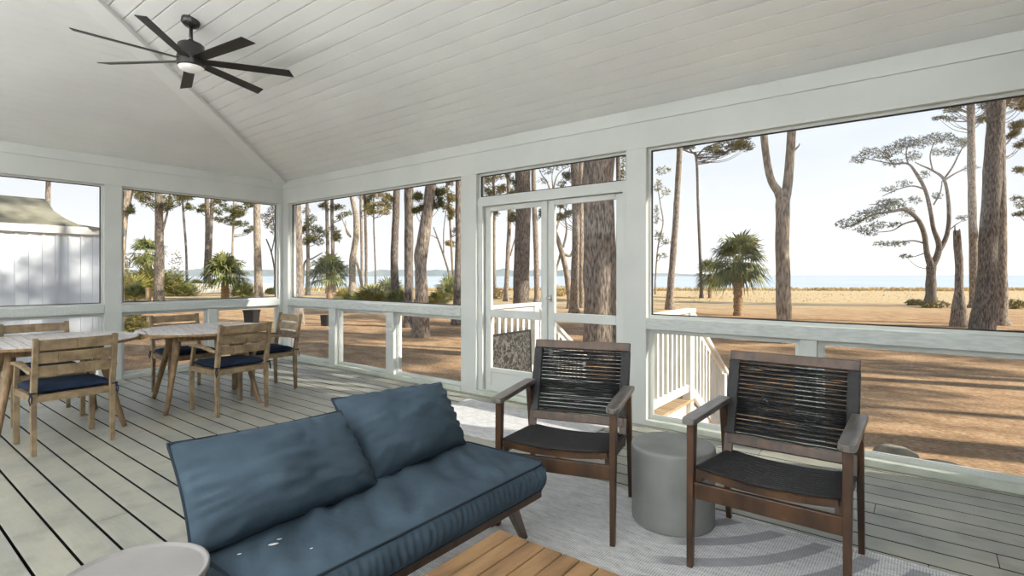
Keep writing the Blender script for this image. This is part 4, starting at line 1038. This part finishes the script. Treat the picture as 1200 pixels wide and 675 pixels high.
# broken stump
pine('broken_trunk', 'tall broken dead trunk without branches beside the pines at right', [(1124,375,12),(1124,340,8.5),(1124,310,8),(1122,285,7.5),(1121,270,7)], 383, crown=False, bark='bark', flare=1.6, branches=[[(1119.5,276,2.6),(1119,270,2),(1119,264,.6)],[(1124,276,2.6),(1124.4,271,2),(1124.5,268,.6)]])
pine('pine_tree', 'pine with side tufts behind the broken trunk', [(1142,352,10.5),(1141,300,8.6),(1139,230,8),(1138,150,7.6),(1137,100,7.4)], 361, group=GP, bark='bark', clumps=[(1104,124,10,3),(1116,128,9,4),(1126,120,8,5),(1152,122,7,4),(1150,140,6,4),(1106,138,7,2),(1160,132,5,5)], ncl=1.1, branches=[[(1138,134,2.4),(1126,128,1.6),(1110,122,1)],[(1138,142,1.8),(1120,142,1.2),(1102,136,.8)],[(1139,150,2),(1148,138,1.4),(1158,126,.9)]])
pine('pine_tree', 'thick rough barked pine leaning right in the big window', [(1151,380,21),(1156,330,18.5),(1159,270,18),(1163,200,17),(1169,105,17)], 391, group=GP, bark='barkdark', top=14, flare=1.25)
pine('pine_tree', 'sunlit pine just right of the thick leaning one', [(1171,370,16),(1173,330,12),(1173,260,10.5),(1173,200,9),(1172,120,8.5)], 381, group=GP, bark='bark', clumps=[(1188,112,12,4),(1196,124,9,5),(1180,122,7,4),(1192,146,8,4),(1200,108,8,5),(1184,160,5,2.5),(1198,170,6,3)], fol='needlesgold', ncl=1.2)
pine('pine_tree', 'pine at the right edge of the big window, mostly out of frame', [(1216,350,8),(1216,300,7),(1216,200,7)], 362, group=GP, clumps=[(1196,240,6,4),(1200,250,6,3),(1194,200,5,3)])

# trees standing to the right of the view: their shade falls across the yard
for i, (x, y, h) in enumerate([(7,9,15),(11,11.5,17),(9,16,16),(15,13,15),(16,19,17),(22,17,16),(13,24,15),(20,27,17),(28,23,16),(25,33,15),(34,31,17),(5,28,16)]):
    r = empty('pine_tree', (x, y, GZ)); tag(r, 'pine trees outside the right edge of the view, shading the yard', 'tree', 'pines standing out of frame to the right')
    m = MB(); limb(m, [Vector((0,0,-.15)),Vector((0,0,.3)),Vector((.1,.1,h*.5)),Vector((.3,.2,h))], [.34,.26,.21,.1], 10, .07, x); m.build('trunk', 'bark', r)
    o = bpy.data.objects.new('crown', crown_mesh(i%2, 'needles')); C.objects.link(o); o.parent = r; o.location = (.3,.2,h-.8); o.scale = (1.15,1.15,1.1); o.rotation_euler = (0,0,i)

# ---- palms
def frond_mesh(m, base, dr, L_, fan, droop=.35, nleaf=16):
    dr = dr.normalized(); up = Vector((0,0,1)); side = dr.cross(up)
    if side.length < .05: side = Vector((1,0,0))
    side.normalize(); nrm = side.cross(dr).normalized()
    hub = base+dr*L_*.45; m.tube([base, base+dr*L_*.22+Vector((0,0,.01)), hub], [.014,.012,.009], 4, cap=False)
    for i in range(nleaf):
        a = (-1+2*i/(nleaf-1))*1.45; d = (dr*math.cos(a)+side*math.sin(a)+nrm*.10*math.cos(a*2)).normalized()
        ln = fan*(.70+.30*math.cos(a))*random.uniform(.9,1.08); w = ln*.045
        p1 = hub+d*ln*.55; p2 = hub+d*ln+Vector((0,0,-droop*ln*random.uniform(.3,1.3)))
        s = d.cross(nrm).normalized()*w
        m.add([hub, p1-s, p2, p1+s], [(0,1,2,3)])
def palm(name, lab, x, yb, hpx, wpx, crpx, fol='palm', n=34, low=False, cat='palm', lean=0, group=None, span=140):
    d = dep(yb); base = at(x, yb, d); base.z = GZ; px = d/FL
    r = empty(name, base); tag(r, lab, cat, group)
    h = hpx*px; R_ = crpx*px
    if h > .15:
        m = MB(); pts = []; rad = []
        kk = 16
        for i in range(kk+1):
            t = i/kk; pts.append(Vector((lean*t*t, 0, h*t-.1*(1-t)))); rad.append(wpx*px/2*(1.15 if t < .08 else 1+.10*((i%2)*2-1)+.25*max(0,t-.6)))
        m.tube(pts, rad, 10); m.build('trunk', 'palmtrunk', r)
    c_ = Vector((lean, 0, h)); m = MB()
    for i in range(n):
        az = i*2.39996+random.uniform(-.2,.2); t = (i+.5)/n
        el = math.radians((82-span*t) if not low else (85-80*t))
        dr = Vector((math.cos(az)*math.cos(el), math.sin(az)*math.cos(el), math.sin(el)))
        frond_mesh(m, c_+dr*.05, dr+Vector((random.gauss(0,.12),random.gauss(0,.12),random.gauss(0,.12))), R_*.8*random.uniform(.6,1.15), R_*.6*random.uniform(.8,1.15), .5 if not low else .2, 16)
    m.build('fronds', fol, r)
    return r
palm('sabal_palm', 'cabbage palm with rough pale trunk in the big window', 865, 370, 64, 10.5, 45, 'palm', 54)
palm('sabal_palm', 'smaller palm partly behind the cabbage palm in the big window', 832, 349, 28, 4.6, 27, 'palm', 34)
palm('fan_palm', 'short fan palm on a thick trunk, right of centre in the end window', 264, 351, 28, 9, 36, 'palm', 46, span=112)
palm('fan_palm', 'bushy fan palm left of centre in the long window', 386, 352, 30, 7, 33, 'palm', 46, span=112)
palm('sabal_palm', 'tall shaggy palm behind the first thick trunk of the end window', 172, 344, 48, 5, 26, 'palm', 36)
GS = 'palmetto clumps in the yard'
for lab, x, yb, cr, f_ in [
 ('pale palmetto clump at the left edge of the end window', 152, 350, 36, 'palmlite'),
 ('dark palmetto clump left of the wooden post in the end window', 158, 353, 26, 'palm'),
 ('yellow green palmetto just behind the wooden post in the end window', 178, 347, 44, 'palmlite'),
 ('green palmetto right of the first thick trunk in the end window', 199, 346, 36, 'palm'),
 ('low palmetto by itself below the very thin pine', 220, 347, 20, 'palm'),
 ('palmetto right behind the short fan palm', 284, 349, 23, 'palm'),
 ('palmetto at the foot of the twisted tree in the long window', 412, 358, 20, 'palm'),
 ('pale palmetto clump left of the dark trunk in the long window', 436, 360, 34, 'palmlite'),
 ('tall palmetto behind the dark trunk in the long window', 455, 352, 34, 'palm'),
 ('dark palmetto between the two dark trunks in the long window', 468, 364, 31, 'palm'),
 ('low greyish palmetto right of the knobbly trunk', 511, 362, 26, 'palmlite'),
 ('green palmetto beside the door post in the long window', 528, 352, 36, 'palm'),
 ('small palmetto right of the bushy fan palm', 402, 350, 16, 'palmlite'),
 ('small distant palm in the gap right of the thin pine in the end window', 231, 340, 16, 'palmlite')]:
    palm('palmetto', lab, x, yb, 0, 0, cr, f_, 30, True, 'palmetto', group=GS)
# shrubs
def shrub(lab, x, yb, rx, ry, f_='shrub', n=240):
    d = dep(yb); base = at(x, yb, d); base.z = GZ; px = d/FL
    m = MB(); needle_clump(m, (0,0,ry*px*.8), rx*px, rx*px*.7, ry*px, n, max(.16,2.2*px), max(.02,.5*px), 4)
    for a in range(5): m.tube([(0,0,-.05),(math.cos(a*1.3)*rx*px*.4,math.sin(a*1.3)*rx*px*.3,ry*px*.8)], .2*px, 4)
    o = m.build('shrub', f_); o.location = base; tag(o, lab, 'shrub', 'shrubs around the yard')
shrub('low shrub at the foot of the oak', 1094, 361, 16, 5)
shrub('yellow green shrub between the oak and the broken trunk', 1072, 358, 9, 4)
shrub('low shrub at the right edge behind the pines', 1188, 362, 14, 6)
shrub('dry brown brush seen low through the left door', 580, 350, 14, 7, 'grass')
shrub('dry brush seen low through the right door, behind the close pair', 656, 347, 12, 7, 'grass')
shrub('sunlit bush in the lower left pane of the end wall', 158, 398, 18, 17, 'shrub', 420)
shrub('dark green hedge bush at the right edge of the end window, by the water', 318, 345, 9, 4, 'palm')
shrub('tall yellowish bush at the left edge of the end window', 146, 352, 12, 32, 'shrub', 420)
shrub('bushy tree top right of the first thick trunk in the end window', 206, 347, 11, 30, 'shrub', 200)
# wooden post, fence, yard things
d_ = dep(357); b_ = at(174, 357, d_); m = MB(); m.box(-.14,.14,-.14,.14,-.1,1.15,.02); m.box(-.16,.16,-.16,.16,1.15,1.2,.02); o = m.build('wooden_post', 'postwood'); o.location = (b_.x,b_.y,GZ); tag(o, 'short pale wooden post beside the first thick trunk of the end window', 'post')
d_ = dep(343); a_ = at(196, 343, d_); b_ = at(330, 343, d_+2); r = empty('picket_fence', (a_.x,a_.y,GZ)); tag(r, 'low white picket fence far behind the palms in the end window', 'fence')
v_ = (b_-a_); v_.z = 0; N_ = 60; m = MB()
for i in range(N_):
    p = v_*(i/N_); m.beam((p.x,p.y,0),(p.x,p.y,1.1), .14, .03, up=(v_.y,-v_.x,0))
m.build('pickets', 'outpaint', r); m = MB()
for z_ in (.3,.9): m.beam((0,0,z_),(v_.x,v_.y,z_), .05, .12)
m.build('rails', 'outpaint', r)
def yardbox(name, lab, cat, x, yb, w, h, m_):
    d = dep(yb); b = at(x, yb, d); px = d/FL; r = empty(name, (b.x,b.y,GZ)); r.rotation_euler = (0,0,.5); tag(r, lab, cat)
    w *= px; h *= px; m = MB(); m.hexa([(-w*.42,-w*.4,0),(w*.42,-w*.4,0),(w*.42,w*.4,0),(-w*.42,w*.4,0)],[(-w*.5,-w*.48,h*.88),(w*.5,-w*.48,h*.88),(w*.5,w*.48,h*.88),(-w*.5,w*.48,h*.88)]); m.build('body', m_, r)
    m = MB(); m.box(-w*.55,w*.55,-w*.53,w*.53,h*.88,h,.01); m.build('rim', m_, r)
yardbox('planter', 'dark square planter on the ground beyond the corner post', 'planter', 381, 382, 8, 13, 'black')
yardbox('planter', 'dark box seen low in the end wall, beyond the right table', 'planter', 295, 381, 13, 18, 'black')
# flat grey stones by the sill
st_ = MB()
for (x, y, w_, l_, h_, a_) in ((0,0,.30,.22,.17,.2),(.42,.02,.34,.2,.13,.5),):
    n = 14; st_.lathe([(.5,0),(.55,.3),(.45,.8),(.2,1),(.0,1)], n)
    for i in range(len(st_.v)-n*5, len(st_.v)):
        v = Vector(st_.v[i]); st_.v[i] = (x+v.x*w_*1.6+.05*noise.noise(v*3), y+v.y*l_*1.6, v.z*h_*1.6)
o = st_.build('flat_stones', 'stone'); p = at(1048, 551, dep(551)); o.location = (p.x, p.y, GZ-.01); tag(o, 'flat grey stones on the ground just outside the big window sill', 'stones')
o.rotation_euler = (0,0,-.2)

# ---- white outbuilding at left
BX = -14.0; BY1 = 3.72; BY0 = -9; ZE = 2.2
r = empty('outbuilding', (BX, 0, GZ)); tag(r, 'white board sided outbuilding with grey shingle roof beyond the left window', 'building')
def LB(x, y, z): return (x-BX, y, z-GZ)
m = MB(); m.box(-4, 0, BY0, BY1, 0, ZE-GZ-.03); m.build('wall', 'siding', r)
m = MB(); y = BY1-.02
while y > BY0: m.box(0, .022, y-.045, y, .1, ZE-GZ-.06); y -= .205
m.build('battens', 'siding', r)
m = MB(); m.box(.06, .11, BY0-.2, BY1+.3, ZE-GZ-.05, ZE-GZ+.10); m.box(-.02,.06,BY0-.2,BY1+.3,ZE-GZ-.05,ZE-GZ-.03); m.build('fascia', 'outpaint', r)
PT = .52
def rz_(x): return ZE+.10+(BX+.11-x)*PT
def onroof(px_, py_):
    a = (px_-600)/FL; dx, dy = FW.x+a*RT.x, FW.y+a*RT.y; dz = -(py_-HY)/FL
    t = (ZE+.10+(BX+.11)*PT-CH)/(dz+dx*PT); return Vector((dx*t, dy*t, CH+dz*t))
prof = [onroof(52,233), onroof(57,238), onroof(63,247), onroof(76,256), onroof(92,263), onroof(113,269.5)]
tl = prof[0].copy(); tl.y = BY0-.2
eave0 = Vector((BX+.11, BY0-.2, ZE+.10)); eave1 = Vector((BX+.11, prof[-1].y+.15, ZE+.10))
front = [eave0, eave1]+[p for p in reversed(prof)]+[tl]
m = MB(); n = len(front)
xb = 2*prof[0].x                                     # mirrored rear slope about the ridge
back = [Vector((2*prof[0].x-p.x, p.y, p.z)) for p in front]
m.add([LB(*p) for p in front]+[LB(*p) for p in back], [tuple(range(n)), tuple(range(2*n-1,n-1,-1))]+[(i,(i+1)%n,n+(i+1)%n,n+i) for i in range(n-1)])
m.build('roof', 'shingle', r)

# ================================================================== LIGHT
w = bpy.data.worlds.new('sky'); bpy.context.scene.world = w; w.use_nodes = True
n = w.node_tree.nodes; l = w.node_tree.links; bg = n['Background']
tc = n.new('ShaderNodeTexCoord'); sp = n.new('ShaderNodeSeparateXYZ'); l.new(tc.outputs['Generated'], sp.inputs[0])
cr = n.new('ShaderNodeValToRGB'); l.new(sp.outputs[2], cr.inputs[0]); e = cr.color_ramp.elements
e[0].position = 0; e[0].color = (1.0,.99,.975,1); e[1].position = 1; e[1].color = (.10,.17,.32,1)
k = e.new(.03); k.color = (.92,.92,.93,1); k = e.new(.11); k.color = (.78,.80,.83,1); k = e.new(.27); k.color = (.66,.72,.80,1); k = e.new(.6); k.color = (.30,.40,.56,1)
nz = n.new('ShaderNodeTexNoise'); nz.inputs['Scale'].default_value = 3; nz.inputs['Detail'].default_value = 5
mp = n.new('ShaderNodeMapping'); mp.inputs['Scale'].default_value = (1,1,4); l.new(tc.outputs['Generated'], mp.inputs[0]); l.new(mp.outputs[0], nz.inputs['Vector'])
r2 = n.new('ShaderNodeValToRGB'); r2.color_ramp.elements[0].position = .48; r2.color_ramp.elements[1].position = .7; l.new(nz.outputs['Fac'], r2.inputs[0])
sc = n.new('ShaderNodeMath'); sc.operation = 'MULTIPLY'; sc.inputs[1].default_value = .25; l.new(r2.outputs[0], sc.inputs[0])
mx = n.new('ShaderNodeMixRGB'); l.new(sc.outputs[0], mx.inputs[0]); l.new(cr.outputs[0], mx.inputs[1]); mx.inputs[2].default_value = (.9,.92,.95,1)
l.new(mx.outputs[0], bg.inputs[0]); bg.inputs[1].default_value = 1.25
s = bpy.data.lights.new('sun', 'SUN'); s.energy = 8.0; s.color = (1,.93,.82); s.angle = .009
so = bpy.data.objects.new('sun', s); C.objects.link(so)
az, el = math.radians(16.4), math.radians(28)
sv_ = Vector((math.cos(az)*math.cos(el), math.sin(az)*math.cos(el), math.sin(el)))
so.rotation_euler = sv_.to_track_quat('Z', 'Y').to_euler(); so.location = (10,5,12)
'''pl = bpy.data.lights.new('fan_lamp', 'POINT'); pl.energy = 1.5; pl.color = (1,.94,.86); pl.shadow_soft_size = .09
po = bpy.data.objects.new('fan_lamp', pl); C.objects.link(po); po.location = (FX, FY, FZ-.55)'''

# unseen bowl lamps added as fill, along the open side and house wall
def added_fill_lamp(x, y, dx, dy, lab, W_):
    r = empty('added_fill_lamp', (x, y, 1.85)); tag(r, lab, 'added fill lamp', lab)
    m = MB(); m.beam((0,0,-.07),(0,0,.07), .08, .08, up=(1,0,0)); m.build('back_plate', 'bronze', r)
    m = MB(); m.tube([(0,0,0),(dx*.10,dy*.10,0),(dx*.2,dy*.2,-.02)], .012, 8); m.build('bracket', 'bronze', r)
    m = MB(); m.lathe([(.001,-.03),(.08,-.02),(.14,.02),(.17,.07),(.165,.07),(.135,.025),(.08,-.012),(.001,-.02)], 32, (dx*.2,dy*.2,0)); m.build('bowl', 'bronze', r)
    p = bpy.data.lights.new('fill_uplight', 'AREA'); p.shape = 'DISK'; p.size = .26; p.energy = W_; p.color = (.965,.98,1)
    q = bpy.data.objects.new('fill_uplight', p); C.objects.link(q); q.location = (x+dx*.2, y+dy*.2, 1.905); q.rotation_euler = (PI, 0, 0)
for x in (-7.2, -5.4, -3.4, -1.4): added_fill_lamp(x, YF+.03, 0, 1, 'unseen bowl uplighters added as fill on the open side behind the camera', 182)
for y in (-2.9, -1.6): added_fill_lamp(XR-.03, y, -1, 0, 'unseen bowl uplighters added as fill on the house wall behind the camera', 130)

# ================================================================== CAMERA
cam = bpy.data.cameras.new('camera'); co = bpy.data.objects.new('camera', cam); C.objects.link(co)
cam.sensor_width = 36; cam.lens = FL/1200*36; cam.shift_y = (HY-337.5)/1200; cam.clip_end = 9000; cam.clip_start = .05
co.location = (0,0,CH)
co.rotation_euler = (PI/2, 0, math.atan2(-FW.x, FW.y))
sc_ = bpy.context.scene; sc_.camera = co
sc_.view_settings.view_transform = 'Standard'; sc_.view_settings.look = 'None'; sc_.view_settings.gamma = 1; sc_.view_settings.exposure = 0
sc_.view_settings.use_curve_mapping = False
